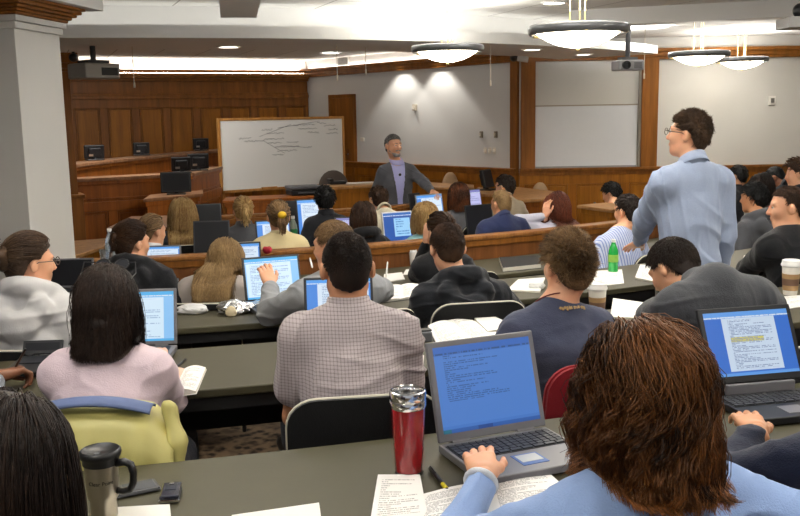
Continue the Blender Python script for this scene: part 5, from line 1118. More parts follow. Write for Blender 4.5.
for p in (lec, p8):
    s = SDF()
    for x in (-1, 1): s.cone(p['H']+p['Rm'] @ np.array((x*.016, .092, .032)), p['H']+p['Rm'] @ np.array((x*.048, .078, .034)), .005, .004, .004)
    V, Q = s.mesh(.004, smooth=1); link('eyebrows', npmesh('eyebrows', p['loc'](V), [Q], attr=np.full(len(V), .2)), MATS['hair_grey'] if p is lec else MATS['hair_dark'], p['E'])
# glasses
def glasses(p, label, m, top=False):
    e = empty('eyeglasses' if not top else 'sunglasses', Vector(p['H']), 0, label, 'glasses'); T = lambda q: Vector(p['Rm'] @ np.array(q, float))
    o = (.128, .02) if not top else (.045, .140)
    for x in (-1, 1):
        c = (x*.033, o[0]-.02, o[1]-.012); ring = [T((c[0]+.024*math.cos(a), c[1]+(.5*.02*math.sin(a) if top else 0), c[2]+.018*math.sin(a))) for a in np.linspace(0, 2*pi, 16, endpoint=False)]
        mb = MB(); mb.tube(ring, .0022, 6, True); mb.build('rim', m, e)
        mb = MB(); mb.tube([T((x*.058, c[1], c[2]+.006)), T((x*.088, c[1]-.02, c[2]+.006)), T((x*.093, -.0, c[2]-.0 if not top else c[2]-.03)), T((x*.088, -.03, (c[2]-.02) if not top else c[2]-.05))], .0022, 6); mb.build('temple', m, e)
        if top: n = len(ring); MB().add(ring, [tuple(range(n))]).build('lens', M_SCR, e)
    mb = MB(); mb.tube([T((-.010, o[0]-.018, o[1]-.008)), T((.010, o[0]-.018, o[1]-.008))], .002, 6); mb.build('bridge', m, e)
glasses(p5, 'thin wire glasses on the person in the white hooded sweatshirt', mat('wire_frame', '6a625a', .3, metal=.8, var=0))
glasses(p8, 'thin wire glasses on the standing student', mat('wire_frame2', '5a544e', .3, metal=.8, var=0))
glasses(p1, 'black sunglasses pushed up on the dark brown hair above the pink shirt', M_BLACK, True)
# small worn details
q = p3; cd_ = [(.076*math.cos(a), .076*math.sin(a)) for a in np.linspace(0, 2*pi, 28, endpoint=False)]
ctr = q['nb']+q['u']*.034; MB().tube([Vector(q['loc']((ctr+q['rt']*x+q['tf']*y-q['u']*(.02*(y/.076)))[None])[0]) for x, y in cd_], .0028, 6, True).build('neck_cord', mat('cord_red', '6e2018', .6), q['E'])
h = surf_hit(q['gar'], 560, 309)
if h[0] is not None:   # faded tan lettering, too small to read, printed under the collar
    mb = MB(); n = h[1]; r = Vector(q['rt']); r = (r-n*r.dot(n)).normalized(); up = n.cross(r); up = up if up.z > 0 else -up; rr = random.Random(3)
    for i in range(11):
        c = h[0]+r*(i*.0088-.0)+n*.004-up*.0008*i; 
        for k in range(rr.choice((2, 3))): mb.obox(c+up*rr.uniform(-.004, .004)+r*rr.uniform(-.002, .002), r*rr.choice((.0012, .003)), n*.0015, up*rr.choice((.0013, .0055)))
    mb.build('shirt_print', mat('print_tan', 'a88a5a', .7, var=0), q['gar'], inv=q['inv'])
q = w18; T = q['H']+q['Rm'] @ np.array((0, -.178, .008)); MB().ball(q['loc'](T[None])[0], (.036, .026, .030), 12).build('hair_tie', mat('tie_yellow', 'd8b018', .6), q['E'], smooth=True)
q = w24
for sg in 'LR':
    s0, el = q['A'][sg][0], q['A'][sg][1]; a = s0+(el-s0)*.62; d = (el-s0)/np.linalg.norm(el-s0); ref = np.cross(d, q['fw']); ref /= np.linalg.norm(ref); b = np.cross(d, ref)
    MB().tube([Vector(q['loc']((a+(ref*math.cos(t)+b*math.sin(t))*.083)[None])[0]) for t in np.linspace(0, 2*pi, 20, endpoint=False)], .014, 6, True).build('sleeve_band', mat('band_white'+sg, 'd8d2c4', .7), q['gar'], smooth=True)
# chairs under the seated people
for p, col, t, lab in ((p1, 'black', .89, 'chair of the person in the pink shirt, under a draped yellow jacket'), (p2, 'black', .88, 'black chair with cream piping behind the check shirt'), (p3, 'red', .89, 'red chair behind the navy t-shirt, beside the nearest laptop'), (p4, 'black', .88, 'chair of the slumped person in the dark grey jumper'),
                   (p5, 'black', .84, 'chair of the person in the white hooded sweatshirt'), (p6, 'black', .88, 'chair of the person in the grey sweatshirt'), (p7, 'black', .89, 'black chair with cream piping behind the black hooded sweatshirt'), (p9, 'black', .88, 'chair of the person in profile at the right edge'),
                   (f2, 'black', .88, 'chair of the person typing at the nearest laptop'), (f1, 'black', .88, 'chair of the person seen close up at the lower left'), (f3, 'black', .88, 'chair of the person with the navy sleeve'), (lh, 'black', .88, 'chair of the person holding a pen at the left edge'),
                   (p10, 'black', .88, 'chair of the person in the black padded jacket'), (p11, 'black', .88, 'chair of the person with long dark blond hair bent over the desk'), (p12, 'black', .88, 'chair of the person resting a cheek, in black'), (p13, 'black', .88, 'chair of the person in the striped shirt'), (p14, 'black', .88, 'chair of the person in the dark grey jacket'),
                   (w16, 'black', .88, 'chair of the person with very long blond hair'), (w17, 'black', .88, 'black chair behind the dark grey top and clipped blond hair'), (w19, 'black', .88, 'chair of the person in the black jacket facing the counter'), (w21, 'black', .88, 'chair of the person in the cream shirt'), (w23, 'black', .88, 'black chair behind the grey jumper and auburn hair'), (w25, 'black', .88, 'chair of the person in the tan jumper'), (w27, 'black', .88, 'chair of the person in the white shirt beyond the striped shirt'),
                   (w28, 'black', .88, 'chair of the person hidden behind the standing student'), (w29, 'black', .88, 'chair of the person with long dark brown hair near the back'), (w30, 'black', .88, 'chair of the person with the bowed shaved head'), (w31, 'black', .88, 'chair of the curly haired person at the right edge')):
    chair_for(p, lab, col, t)
c = P(3, 300, 5.05); e = empty('chair', (c.x-.12, c.y, .075), 0, 'dark red empty chair left of the white hooded sweatshirt', 'chair'); chair_mesh(e, M_CHR, P(3, 279, c.y-.3).z-.075)
# lapels of the suit jacket, laid on its front
q = lec; bv = BVHTree.FromPolygons([v.co for v in q['gar'].data.vertices], [tuple(p.vertices) for p in q['gar'].data.polygons])
for sg in (-1, 1):
    pts = []
    for x, t in ((.034, .34), (.075, .62), (.105, .74), (.088, .80), (.098, .86), (.072, 1.06), (.058, 1.02), (.072, .9), (.056, .66)):
        TLn = np.linalg.norm(q['S']-q['Pv']); w = q['Pv']+q['u']*t*TLn+q['rt']*sg*x; a = Vector(q['loc']((w+q['tf']*.4)[None])[0]); d = Vector(q['loc']((w-q['tf']*.4)[None])[0])-a; h = bv.ray_cast(a, d.normalized()); pts.append((h[0] if h[0] else a+d*.4)-d.normalized()*.008)
    n = len(pts); bk_ = [p+Vector((0, -.012, 0)) for p in pts]; f = [(0, 1, 8), (1, 7, 8), (1, 2, 3, 7), (3, 4, 7), (4, 5, 6, 7)]
    MB().add(pts+bk_, f+[tuple(n+i for i in x[::-1]) for x in f]+[(i, (i+1) % n, n+(i+1) % n, n+i) for i in range(n)]).build('lapel', mat('lapel_grey%d' % (sg+1), '484950', .8, var=.05), q['gar'])
q = p10; c = q['nb']+q['u']*.03; MB().tube([Vector(q['loc']((c+q['rt']*math.cos(a)*.098+q['tf']*math.sin(a)*.088-q['u']*.0)[None])[0]) for a in np.linspace(0, 2*pi, 24, endpoint=False)], .034, 8, True).build('pale_collar', fab('pale_fleece', 'b7b2ad', bump=.6), q['gar'], smooth=True)
q = f2; s0, el, wr = q['A']['L'][:3]; d = (wr-el)/np.linalg.norm(wr-el); a = el+(wr-el)*.90; r1 = np.cross(d, (0, 0, 1.)); r1 /= np.linalg.norm(r1); r2 = np.cross(d, r1)
MB().tube([Vector(q['loc']((a+(r1*math.cos(t)+r2*math.sin(t))*.034)[None])[0]) for t in np.linspace(0, 2*pi, 24, endpoint=False)], .010, 8, True).build('cuff', fab('pale_cuff', 'cfd2d8'), q['gar'], smooth=True)
# ------------------------------------------------------------------ laptops
Z1, Z2, Z3, Z4, Z5 = 1.035, .99, .92, .81, .735
lp = lap_px(493, 444, Z1, 'open grey laptop with a blue text screen, nearest, being typed on', 'blue', 1, w=.34, d=.27, hgt=.275, tilt=17, body=M_LGREY, keys=True, pad=True, yaw=-23, bright=.75)
lap_px(757, 399, Z1, 'open black laptop showing a page with yellow highlighted lines, at the right edge', 'doc', 2, w=.335, d=.245, hgt=.245, tilt=25, body=M_LBLK, keys=True, bar=True, yaw=-12, bright=.85)
lap_px(139, 352, Z2, 'open laptop with a pale page on screen, half hidden by the pink shirt', 'pale', 3, w=.32, hgt=.235, tilt=14, body=M_LGREY, yaw=-4)
lap_px(340, 333, Z2+0, 'open laptop with blue side panels on screen, behind the check shirt', 'side', 4, w=.31, hgt=.225, tilt=14, body=M_LDARK, yaw=-6)
lap_px(275, 305.5, Z3, 'open laptop with a pale screen behind a gesturing hand', 'pale', 5, w=.325, hgt=.25, tilt=16, body=M_LDARK, yaw=-22, bright=1.05)
lap_px(43, 361, Z2, 'small dark laptop on the second desk left of the pink shirt', None, 6, w=.16, hgt=.06, tilt=30, body=M_LBLK, yaw=-4)
lap_px(161, 279, Z4, 'open laptop with a bright blue screen beside the black padded jacket', 'side', 7, w=.30, hgt=.215, tilt=10, body=M_LGREY, yaw=-4)
lap_px(241, 283, Z4, 'open laptop with a blue bordered screen peeking over the bent dark blond head', 'side', 8, w=.30, hgt=.255, tilt=8, body=M_LDARK, yaw=-14)
lap_px(70, 292, Z4, 'dark open laptop beside the pillar, behind the white hooded sweatshirt', None, 9, w=.32, hgt=.20, tilt=14, body=M_LGREY, yaw=-4)
def lid_px(x0, y0, x1, y1, R, label, style, seed, zb=Z5, body=M_LDARK, yaw=None, tilt=12, bright=1.0, **k):
    """laptop whose lid spans the pixel box on the row of radius R"""
    b = PR((x0+x1)/2, y1, R); t = PR((x0+x1)/2, y0, R); w = (x1-x0)/FPX*math.hypot(b.x, b.y)*1.02; ya = rowyaw(b) if yaw is None else yaw
    w = w/max(.6, abs(math.cos(math.radians(ya+math.degrees(math.atan2(-b.x, b.y)) if False else ya)))); hh = max((t.z-zb-.03)/math.cos(math.radians(tilt)), .12)
    return laptop((b.x, b.y, zb), ya, label, style, seed, w=w, hgt=hh, d=.23, tilt=tilt, body=body, bright=bright, **k)
lid_px(194, 221.5, 229, 249, 8.95, 'laptop with a dark blank screen between the long blond hair and the yellow top', None, 11, yaw=-4)
lid_px(195, 204.5, 221, 222, 7.9, 'dark laptop farther off behind the one with the blank screen', None, 12)
lid_px(258, 220.5, 291, 236, 8.95, 'lit laptop hidden by the person with the ponytail', 'side', 13)
lid_px(281, 201.5, 299, 222, 7.95, 'black laptop lid left of the lit screen near the whiteboard', None, 14, body=M_LBLK)
lid_px(298.5, 199.5, 324, 223.5, 7.9, 'lit laptop in front of the person in the black jacket facing the counter', 'side', 15)
lid_px(336, 217.5, 354, 236, 9.0, 'lit laptop glimpsed left of the dark bobbed hair', 'lav', 16, yaw=-10)
lid_px(385, 212, 415, 239, 8.95, 'white edged laptop with a window on a deep blue screen', 'win', 17, body=M_LWHT)
lid_px(412.5, 193.5, 424, 212, 7.85, 'black laptop lid next to the counter edge, right of the lecturer', None, 18, body=M_LBLK)
lid_px(419, 194.5, 446, 214, 7.9, 'pale edged lit laptop above the short blond hair', 'side', 19, body=M_LSIL)
lid_px(466, 189.5, 485, 206, 7.9, 'laptop with a pale lilac screen, right of the auburn hair', 'lav', 20)
lid_px(468, 205, 496, 230, 8.95, 'laptop with a black screen left of the navy polo shirt', None, 21, body=M_LBLK)
# ------------------------------------------------------------------ cups, bottles, mugs
def at_z(px, py, z): q = Zp(px, py, z); return (q.x, q.y, z)
M_WATER = mat('clear_plastic', 'dfe6ea', .08, var=0, trans=.85); M_CAPW = mat('cap_white', 'e6e6e4', .4, var=0)
def tumbler():
    e = empty('travel_tumbler', at_z(409, 473, Z1), 0, 'red travel tumbler with a steel rim on the nearest desk', 'tumbler')
    red = mat('tumbler_red', '8c0f18', .18, var=.06, scale=25, spec=.6, coat=.6)
    MB().lathe([(.001, 0), (.033, 0), (.035, .004), (.0385, .06), (.0435, .178), (.0435, .180)], n=40).build('body', red, e, smooth=True, auto=40)
    MB().lathe([(.0445, .178), (.047, .183), (.047, .196), (.0455, .199), (.047, .203), (.0478, .216), (.0465, .222), (.043, .224), (.040, .218), (.0395, .205), (.001, .205)], n=40, cap=False).build('rim', M_CHROME, e, smooth=True, auto=40)
    MB().lathe([(.001, .2065), (.039, .2065), (.039, .210), (.030, .2085), (.001, .2085)], n=32, cap=False).build('lid', M_BLACK, e); MB().box(-.008, .008, -.03, -.014, .209, .216).build('sip_slider', M_GREYP, e, bevel=.002)
    MB().lathe([(.034, .001), (.0362, .001), (.0362, .01), (.034, .01)], n=32, cap=False).build('base_ring', M_BLACK, e)
tumbler()
def mug():
    c = at_z(105, 520, Z1); e = empty('travel_mug', c, 0, 'steel travel mug with a black lid and handle on the nearest desk', 'mug')
    MB().lathe([(.001, 0), (.028, 0), (.030, .005), (.030, .052), (.034, .058), (.0365, .075), (.0385, .155), (.001, .155)], n=48).build('body', mat('mug_steel', 'b8b0a0', .3, metal=.95, var=.05, scale=60), e, smooth=True, auto=40)
    MB().lathe([(.0395, .138), (.041, .140), (.041, .152), (.045, .156), (.047, .163), (.046, .170), (.042, .173), (.036, .168), (.001, .166)], n=48, cap=False).build('lid', M_BLACK, e, smooth=True, auto=50)
    MB().box(-.006, .006, -.03, -.018, .166, .172).build('sip_tab', M_GREYP, e, bevel=.002)
    mb = MB(); a = math.radians(-8); dx = Vector((math.cos(a), math.sin(a), 0))
    path = [dx*.036+Vector((0, 0, .140)), dx*.058+Vector((0, 0, .144)), dx*.072+Vector((0, 0, .138)), dx*.077+Vector((0, 0, .118)), dx*.075+Vector((0, 0, .094)), dx*.067+Vector((0, 0, .078)), dx*.05+Vector((0, 0, .073)), dx*.036+Vector((0, 0, .074))]
    mb.tube(path, [.009, .009, .009, .0085, .0085, .0085, .008, .008], 10); mb.build('handle', M_BLACK, e, smooth=True)
    cu = bpy.data.curves.new('lettering', 'FONT'); cu.body = 'Clear Point'; cu.size = .0125; cu.extrude = .0004; cu.align_x = 'CENTER'
    to = bpy.data.objects.new('lettering_source', cu); me = bpy.data.meshes.new_from_object(to); bpy.data.objects.remove(to)
    th0 = math.atan2(-c[1], -c[0])-.10; R0 = .0382
    for v in me.vertices: x, y, z = v.co; a = th0+x/R0; v.co = (R0*math.cos(a)+z*math.cos(a), R0*math.sin(a)+z*math.sin(a), .098+y)
    bpy.data.curves.remove(cu); link('lettering', me, mat('mug_ink', '1c1a18', .5, var=0), e)
mug()
def paper_cup(px, py, z, label, k=1.0, sleeve=True):
    e = empty('paper_cup', at_z(px, py, z), 0, label, 'cup'); w = mat('cup_white', 'e8e4dc', .5, var=.02) if 'cup_white' not in MATS else MATS['cup_white']; MATS['cup_white'] = w
    MB().lathe([(.001, 0), (.029*k, 0), (.030*k, .004), (.040*k, .135*k)], n=32).build('cup', w, e, smooth=True, auto=40)
    if sleeve: MB().lathe([(.0318*k, .022*k), (.0325*k, .022*k), (.0386*k, .098*k), (.0375*k, .098*k)], n=32, cap=False).build('sleeve', mat('cup_sleeve', 'a5845c', .8, var=.1, scale=60), e, smooth=True, auto=40)
    MB().lathe([(.041*k, .130*k), (.0445*k, .134*k), (.0445*k, .142*k), (.0415*k, .146*k), (.040*k, .158*k), (.037*k, .160*k), (.035*k, .154*k), (.001, .154*k)], n=32, cap=False).build('lid', M_CAPW, e, smooth=True, auto=40)
    if sleeve: MB().lathe([(.0347*k, .045*k), (.0349*k, .045*k), (.0372*k, .082*k), (.037*k, .082*k)], n=32, cap=False).build('label_band', mat('cup_band', '6c5140', .7), e)
paper_cup(597, 318, Z2, 'white lidded paper cup with a brown sleeve, beside the navy t-shirt', 1.05)
paper_cup(790, 294.5, Z2, 'white lidded paper cup with a brown sleeve, at the right edge by the slumped person', 1.15)
paper_cup(413, 265, Z4, 'small white cup on the fourth desk left of the dark hair', .75, False)
def bottle(px, py, z, h, body, cap, label, band=None, liquid=None, name='bottle'):
    q_ = PR(px, 222, 7.95) if py == 0 else Vector(at_z(px, py, z)); e = empty(name, (q_.x, q_.y, z), 0, label, 'bottle'); r = h*.15
    MB().lathe([(.001, 0), (r*.9, 0), (r, h*.04), (r*.95, h*.3), (r, h*.55), (r*.95, h*.66), (r*.5, h*.84), (r*.38, h*.88), (r*.38, h*.93)], n=28).build('body', body, e, smooth=True, auto=50)
    MB().lathe([(r*.45, h*.91), (r*.45, h), (.001, h)], n=20).build('cap', cap, e, smooth=True, auto=40)
    if band: MB().lathe([(r*1.0, h*.32), (r*1.02, h*.32), (r*1.03, h*.54), (r*1.0, h*.54)], n=28, cap=False).build('label_band', band, e, smooth=True, auto=40)
bottle(613, 272, Z3, .215, mat('green_soda', '1fa546', .12, var=.1, scale=20, coat=.5), M_CAPW, 'green soda bottle with a white cap by the hand of the standing student', mat('soda_label', '86b84a', .4, var=.3, scale=40))
bottle(746, 246, Z4, .21, M_WATER, mat('cap_blue', '2a5f92', .4, var=0), 'clear water bottle with a blue cap on the fourth desk', mat('water_label', '8fb0b8', .4, var=.35, scale=50))
bottle(293, 0, Z5, .27, mat('tea_bottle', 'b8c8b4', .15, var=.05, trans=.4), M_CAPW, 'clear bottle with a green label beside the person in the yellow top', mat('tea_label', '2d8a4c', .5, var=.3, scale=40))
bottle(111.5, 262, .995, .23, M_WATER, M_CAPW, 'clear water bottle with a white cap standing on the wooden rail', mat('rail_label', 'aab6c8', .5, var=.1), name='bottle')
bottle(594.5, 220, Z5+.02, .20, mat('grey_bottle', '77787a', .35, var=0), mat('cap_grey', '5c5d60', .4, var=0), 'dull grey flask on the desk beyond the striped shirt')
e = empty('plastic_cup', at_z(105, 262.5, .995), 0, 'small clear plastic cup next to the water bottle on the rail', 'cup'); MB().lathe([(.001, 0), (.026, 0), (.034, .09), (.032, .09), (.025, .004), (.001, .004)], n=24, cap=False).build('cup', M_WATER, e, smooth=True, auto=50)
s = SDF(); c0 = Vector(at_z(267.5, 254, .995)); s.ell((0, 0, .025), (.032, .032, .026), .01)
for i in range(7): a = i*.9; s.ell((.02*math.cos(a), .02*math.sin(a), .035+.006*(i % 2)), (.014, .014, .014), .008)
V, Q = s.mesh(.005); o = link('red_rosette', npmesh('red_rosette', V, [Q]), mat('rosette_red', '9e1226', .7, var=.3, scale=60), None, c0); tag(o, 'small bright red crumpled bundle on the wooden rail', 'bundle')
# ------------------------------------------------------------------ phones, pens, clips
def phone(px, py, yaw, label, flip):
    e = empty('mobile_phone', at_z(px, py, Z1), yaw, label, 'phone')
    if flip:
        MB().box(-.024, .024, -.045, .045, .0, .011).build('base', M_LBLK, e, bevel=.005); MB().box(-.0235, .0235, -.044, .046, .0115, .021).build('lid', mat('phone_blue_black', '1c2030', .15, var=0, coat=.5), e, bevel=.006)
        MB().box(-.013, .013, -.005, .024, .021, .0217).build('outer_display', mat('phone_glass', '3a3f48', .08, var=0), e); MB().lathe([(.001, .0205), (.006, .0205), (.006, .0225), (.001, .0225)], (0, .034, 0), 16).build('camera_lens', M_CHROME, e); MB().box(-.025, .025, -.046, -.04, .004, .012).build('silver_edge', M_CHROME, e, bevel=.002)
    else:
        MB().box(-.033, .033, -.055, .055, 0, .013).build('case', mat('phone_grey', '3c3d42', .4, var=.05), e, bevel=.006); MB().box(-.026, .026, -.03, .045, .013, .0136).build('screen', mat('phone_slate', '5a5c62', .2, var=0), e); MB().box(-.0335, .0335, -.0555, .0555, .004, .008).build('trim', M_GREYP, e, bevel=.002)
phone(171, 497, -8, 'small shiny dark flip phone on the nearest desk', True); phone(136, 491, 62, 'flat grey handheld device behind the steel mug', False)
def pen(a, b, r, label, m, band=None, group=None):
    a, b = Vector(a), Vector(b); e = empty('pen', a, 0, label, 'pen'); d = b-a
    MB().tube([d*0, d*.08, d*.1, d*.92, d], [r*.25, r*.8, r, r, r*.8], 10).build('barrel', m, e, smooth=True)
    if band: MB().tube([d*.10, d*.32], r*1.06, 10).build('band', band, e, smooth=True)
    MB().tube([d*.7+Vector((0, 0, r*1.2)), d*.98+Vector((0, 0, r*1.3))], r*.3, 6).build('clip', m, e)
M_INK = mat('pen_black', '141416', .3, var=0); M_YEL = mat('highlighter_yellow', 'd8c622', .4, var=0)
up_ = Vector((0, 0, .008))
pen(Zp(449, 495, Z1)+up_, Zp(430, 471, Z1)+up_, .0055, 'black marker with a yellow band lying left of the nearest laptop', M_INK, M_YEL)
h = A3(lh['A']['R'][2]); pen(Zp(15, 371, 1.05)+Vector((0, 0, .01)), P(25.5, 349, 3.12), .0045, 'black pen held in the hand at the left edge', M_INK)
pen(Zp(176, 369, Z2)+up_, Zp(186, 361, Z2)+up_, .004, 'thin dark pen beside the open book on the second desk', M_INK)
c = Zp(386, 284, .96); pen(c+Vector((0, 0, .02)), P(387.5, 262, c.y+.05), .005, 'white pencil held upright above the third desk', M_CAPW)
pen(P(312.5, 268, 4.9), P(310, 258.5, 5.0), .005, 'white pencil sticking up beside the cropped brown head in grey', M_CAPW)
# ------------------------------------------------------------------ paper, books, folders
M_PAP = mat('paper_white', 'e3e1dc', .75, var=.02); M_PRN = screenmat('printed_page', 'paper', 3, emit=False); M_PRN2 = screenmat('printed_case', 'case', 8, emit=False); M_PAGE = mat('page_edges', 'd8d4c8', .8, var=.08, scale=200)
def sheet(px, quad, z, label, th=.002, m=None, name='paper_sheet', cat='paper', cover=None, group=None):
    """quad: pixel corners in order near-left, near-right, far-right, far-left, put on the desk top"""
    p = [Zp(x, y, z) for x, y in quad]; c = sum(p, Vector())/4; e = empty(name, (c.x, c.y, z), 0, label, cat, group); iv = frame_inv(e.location, 0)
    MB().prism([(q.x, q.y) for q in p], z+.0005, z+th).build('pages', M_PAGE if th > .004 else M_PAP, e, inv=iv)
    k = Vector((0, 0, th+.0006)); q = [Vector((v.x, v.y, z))+k for v in p]; quad_uv('top_page', q[0], q[1], q[2], q[3], m or M_PAP, e, iv)
    if cover: g = [c+(v-c)*1.03 for v in p]; MB().prism([(v.x, v.y) for v in g], z+.0, z+.003).build('cover', cover, e, inv=iv)
    return e
def open_book(quad, z, label, th=.012, m=None, cover=None, name='open_book', curve=.012, tint=None):
    """two curved page blocks; quad near-left, near-right, far-right, far-left"""
    p = [Zp(x, y, z) for x, y in quad]; c = sum(p, Vector())/4; e = empty(name, (c.x, c.y, z), 0, label, 'book'); iv = frame_inv(e.location, 0)
    N = 14; V = []; 
    for i in range(N+1):
        u = i/N; hgt = th*(.35+.65*abs(math.sin(pi*min(abs(2*u-1)*.9+.12, 1))))+.002
        a, b = p[0].lerp(p[1], u), p[3].lerp(p[2], u); V += [(a.x, a.y, z+hgt), (b.x, b.y, z+hgt), (b.x, b.y, z+.002), (a.x, a.y, z+.002)]
    mb = MB(); F_ = []
    for i in range(N):
        for k in (1, 2, 3): F_.append((4*i+k, 4*i+(k+1) % 4, 4*i+4+(k+1) % 4, 4*i+4+k))
    F_ += [(0, 1, 2, 3), (4*N+3, 4*N+2, 4*N+1, 4*N)]; mb.add(V, F_); mb.build('page_block', M_PAGE, e, inv=iv)
    for side, (i0, i1) in enumerate(((0, N//2), (N//2, N))):
        me = bpy.data.meshes.new('page'); vs = []; fs = []
        for i in range(i0, i1+1): vs += [iv @ (Vector(V[4*i])+Vector((0, 0, .0006))), iv @ (Vector(V[4*i+1])+Vector((0, 0, .0006)))]
        n = i1-i0; fs = [(2*i, 2*i+2, 2*i+3, 2*i+1) for i in range(n)]; me.from_pydata([tuple(v) for v in vs], [], fs); uv = me.uv_layers.new(name='UVMap')
        for f in me.polygons:
            for li in f.loop_indices: vi = me.loops[li].vertex_index; uv.data[li].uv = ((vi//2)/n, vi % 2)
        link('page', me, (m if side or tint is None else tint) or M_PRN, e)
    g = [c+(v-c)*1.03 for v in p]; MB().prism([(v.x, v.y) for v in g], z+.0, z+.002).build('cover', cover or M_BLACKF, e, inv=iv)
# nearest desk
open_book([(392, 540), (590, 512), (548, 474), (424, 496)], Z1, 'open printed book in front of the nearest laptop, under the blue sleeve', .010, M_PRN)
sheet(0, [(370, 526), (428, 520), (420, 478), (378, 478)], Z1, 'ruled notebook left of the open book on the nearest desk', .009, M_PRN2, 'notebook', 'notebook', M_GREYP)
sheet(0, [(225, 530), (322, 524), (319, 503.5), (232, 516)], Z1, 'loose white sheet at the bottom edge of the nearest desk', .002)
sheet(0, [(106, 530), (172, 528), (170, 509), (118, 512)], Z1, 'small white pad at the bottom edge, below the flip phone', .012, None, 'note_pad', 'pad')
sheet(0, [(730, 458), (742, 465), (735, 450), (728, 450)], Z1, 'white paper under the navy sleeve at the right', .003)
# second desk
open_book([(150, 400), (196, 394), (206, 370), (163, 375)], Z2, 'thick open book with a pinkish page beside the pink shirt', .022, M_PRN2, M_PAP, tint=mat('pink_page', 'd9b7a2', .8, var=.15, scale=30))
sheet(0, [(292, 390), (318, 388), (308, 370), (284, 371)], Z2, 'white paper pad under the left arm of the check shirt', .012)
open_book([(440, 352), (500, 336), (466, 318), (428, 327)], Z2, 'open book with blank looking white pages right of the check shirt', .014, M_PRN2, M_BLACKF)
sheet(0, [(488, 335), (515, 329), (486, 316), (472, 319)], Z2, 'spiral bound notebook half hidden by the navy t-shirt', .016, None, 'notebook', 'notebook', M_BLACKF)
e = empty('stapler', at_z(424, 341, Z2), -15, 'small dark box on the second desk, right of the check shirt', 'box'); MB().box(-.03, .03, -.03, .03, 0, .045).build('body', M_GREYP, e, bevel=.006); MB().box(-.031, .031, -.02, .02, .045, .053).build('lid', M_BLACK, e, bevel=.003); e.name = 'desk_box'
sheet(0, [(610, 323), (648, 325), (662, 311), (613, 304)], Z2, 'thick white paged book behind the second desk coffee cup', .030, None, 'book', 'book', M_GREYP)
sheet(0, [(770, 312), (808, 306), (800, 296), (774, 298)], Z2, 'white paper beside the paper cup at the right edge', .004, M_PRN)
sheet(0, [(412, 372), (424, 371), (424, 356), (414, 357)], Z2, 'white paper under the right elbow of the check shirt', .003)
# third desk
def crumple(px, py, z, r, label, name, cat, m, seed, hgt=.5, amp=.35, n=4):
    bm = bmesh.new(); bmesh.ops.create_icosphere(bm, subdivisions=n, radius=1); me = bpy.data.meshes.new(name); P_ = np.array([v.co[:] for v in bm.verts]); d = np.zeros(len(P_))
    for f, a in ((2.2, .5), (5, .35), (11, .22)): d += a*np.abs(wav(P_, seed+int(f*3), f, 5))
    P_ = P_*(1+amp*(d-.4))[:, None]*np.array(r); P_[:, 2] = np.maximum(P_[:, 2]*hgt, -r[2]*hgt*.55); P_[:, 2] -= P_[:, 2].min()
    for v, c in zip(bm.verts, P_): v.co = c
    bm.to_mesh(me); bm.free(); c = Zp(px, py, z); return tag(link(name, me, m, None, (c.x, c.y, z)), label, cat)
crumple(235, 313, Z3, (.10, .065, .05), 'crumpled silver foil wrapper round a sandwich on the third desk', 'foil_wrapper', 'wrapper', mat('foil', 'd8d8da', .22, metal=.95, var=.05), 3, 1.0, .7)
crumple(256, 308, Z3, (.07, .05, .03), 'torn end of silver foil beside the foil wrapped sandwich', 'foil_wrapper', 'wrapper', bpy.data.materials['foil'], 9, 1.0, .8)
crumple(231, 316, Z3, (.032, .022, .034), 'pale bread showing from the silver foil wrapper', 'sandwich', 'sandwich', mat('bread', 'd3c4a2', .85, var=.1, scale=40), 13, 1.0, .3, 3)
crumple(192, 313, Z3, (.085, .06, .035), 'crumpled white paper bag on the third desk left of the foil', 'paper_bag', 'bag', mat('bag_white', 'd6d6d6', .6), 5, 1.0, .6)
crumple(537, 289, Z3, (.05, .04, .035), 'crumpled white tissue beside the dark brown curly head', 'tissue', 'tissue', mat('tissue_white', 'dcdcda', .8), 7, 1.0, .5)
sheet(0, [(507, 291.5), (540, 293), (545, 279), (518, 281)], Z3, 'stack of white papers on the third desk near the navy t-shirt', .010)
open_book([(380, 303), (422, 298), (418, 285), (384, 288)], Z3, 'open white paged book left of the black hooded sweatshirt', .014, M_PRN2)
sheet(0, [(574, 289), (624, 284), (622, 270), (588, 272)], Z3, 'printed sheet with green marks under the hand of the standing student', .004, screenmat('green_print', 'case', 12, emit=False))
sheet(0, [(635, 279), (690, 290), (680, 268), (640, 266)], Z3, 'open white paperwork beside the standing student', .010, M_PRN2)
sheet(0, [(738, 273), (756, 273), (764, 259), (744, 258)], Z3+.0, 'stack of white papers left of the black jumper', .020)
sheet(0, [(768, 274), (790, 272), (788, 266), (772, 267)], Z3, 'paper under the folded hand of the black jumper', .003)
sheet(0, [(560, 290), (578, 290), (590, 272), (574, 272)], Z3, 'white paper behind the brown curly head', .004)
# fourth desk
e = sheet(0, [(503, 272), (541, 268), (540, 259), (499, 261)], Z4, 'thick closed black binder lying on the fourth desk', .03, M_BLACKF, 'binder', 'binder', M_BLACK)
sheet(0, [(403, 275), (420, 275), (421, 270), (406, 270)], Z4, 'small white paper on the fourth desk beside the black sweatshirt', .004)
sheet(0, [(383, 283), (405, 280), (402, 273), (384, 275)], Z4, 'white notebook paper by the grey sweatshirt on the fourth desk', .006)
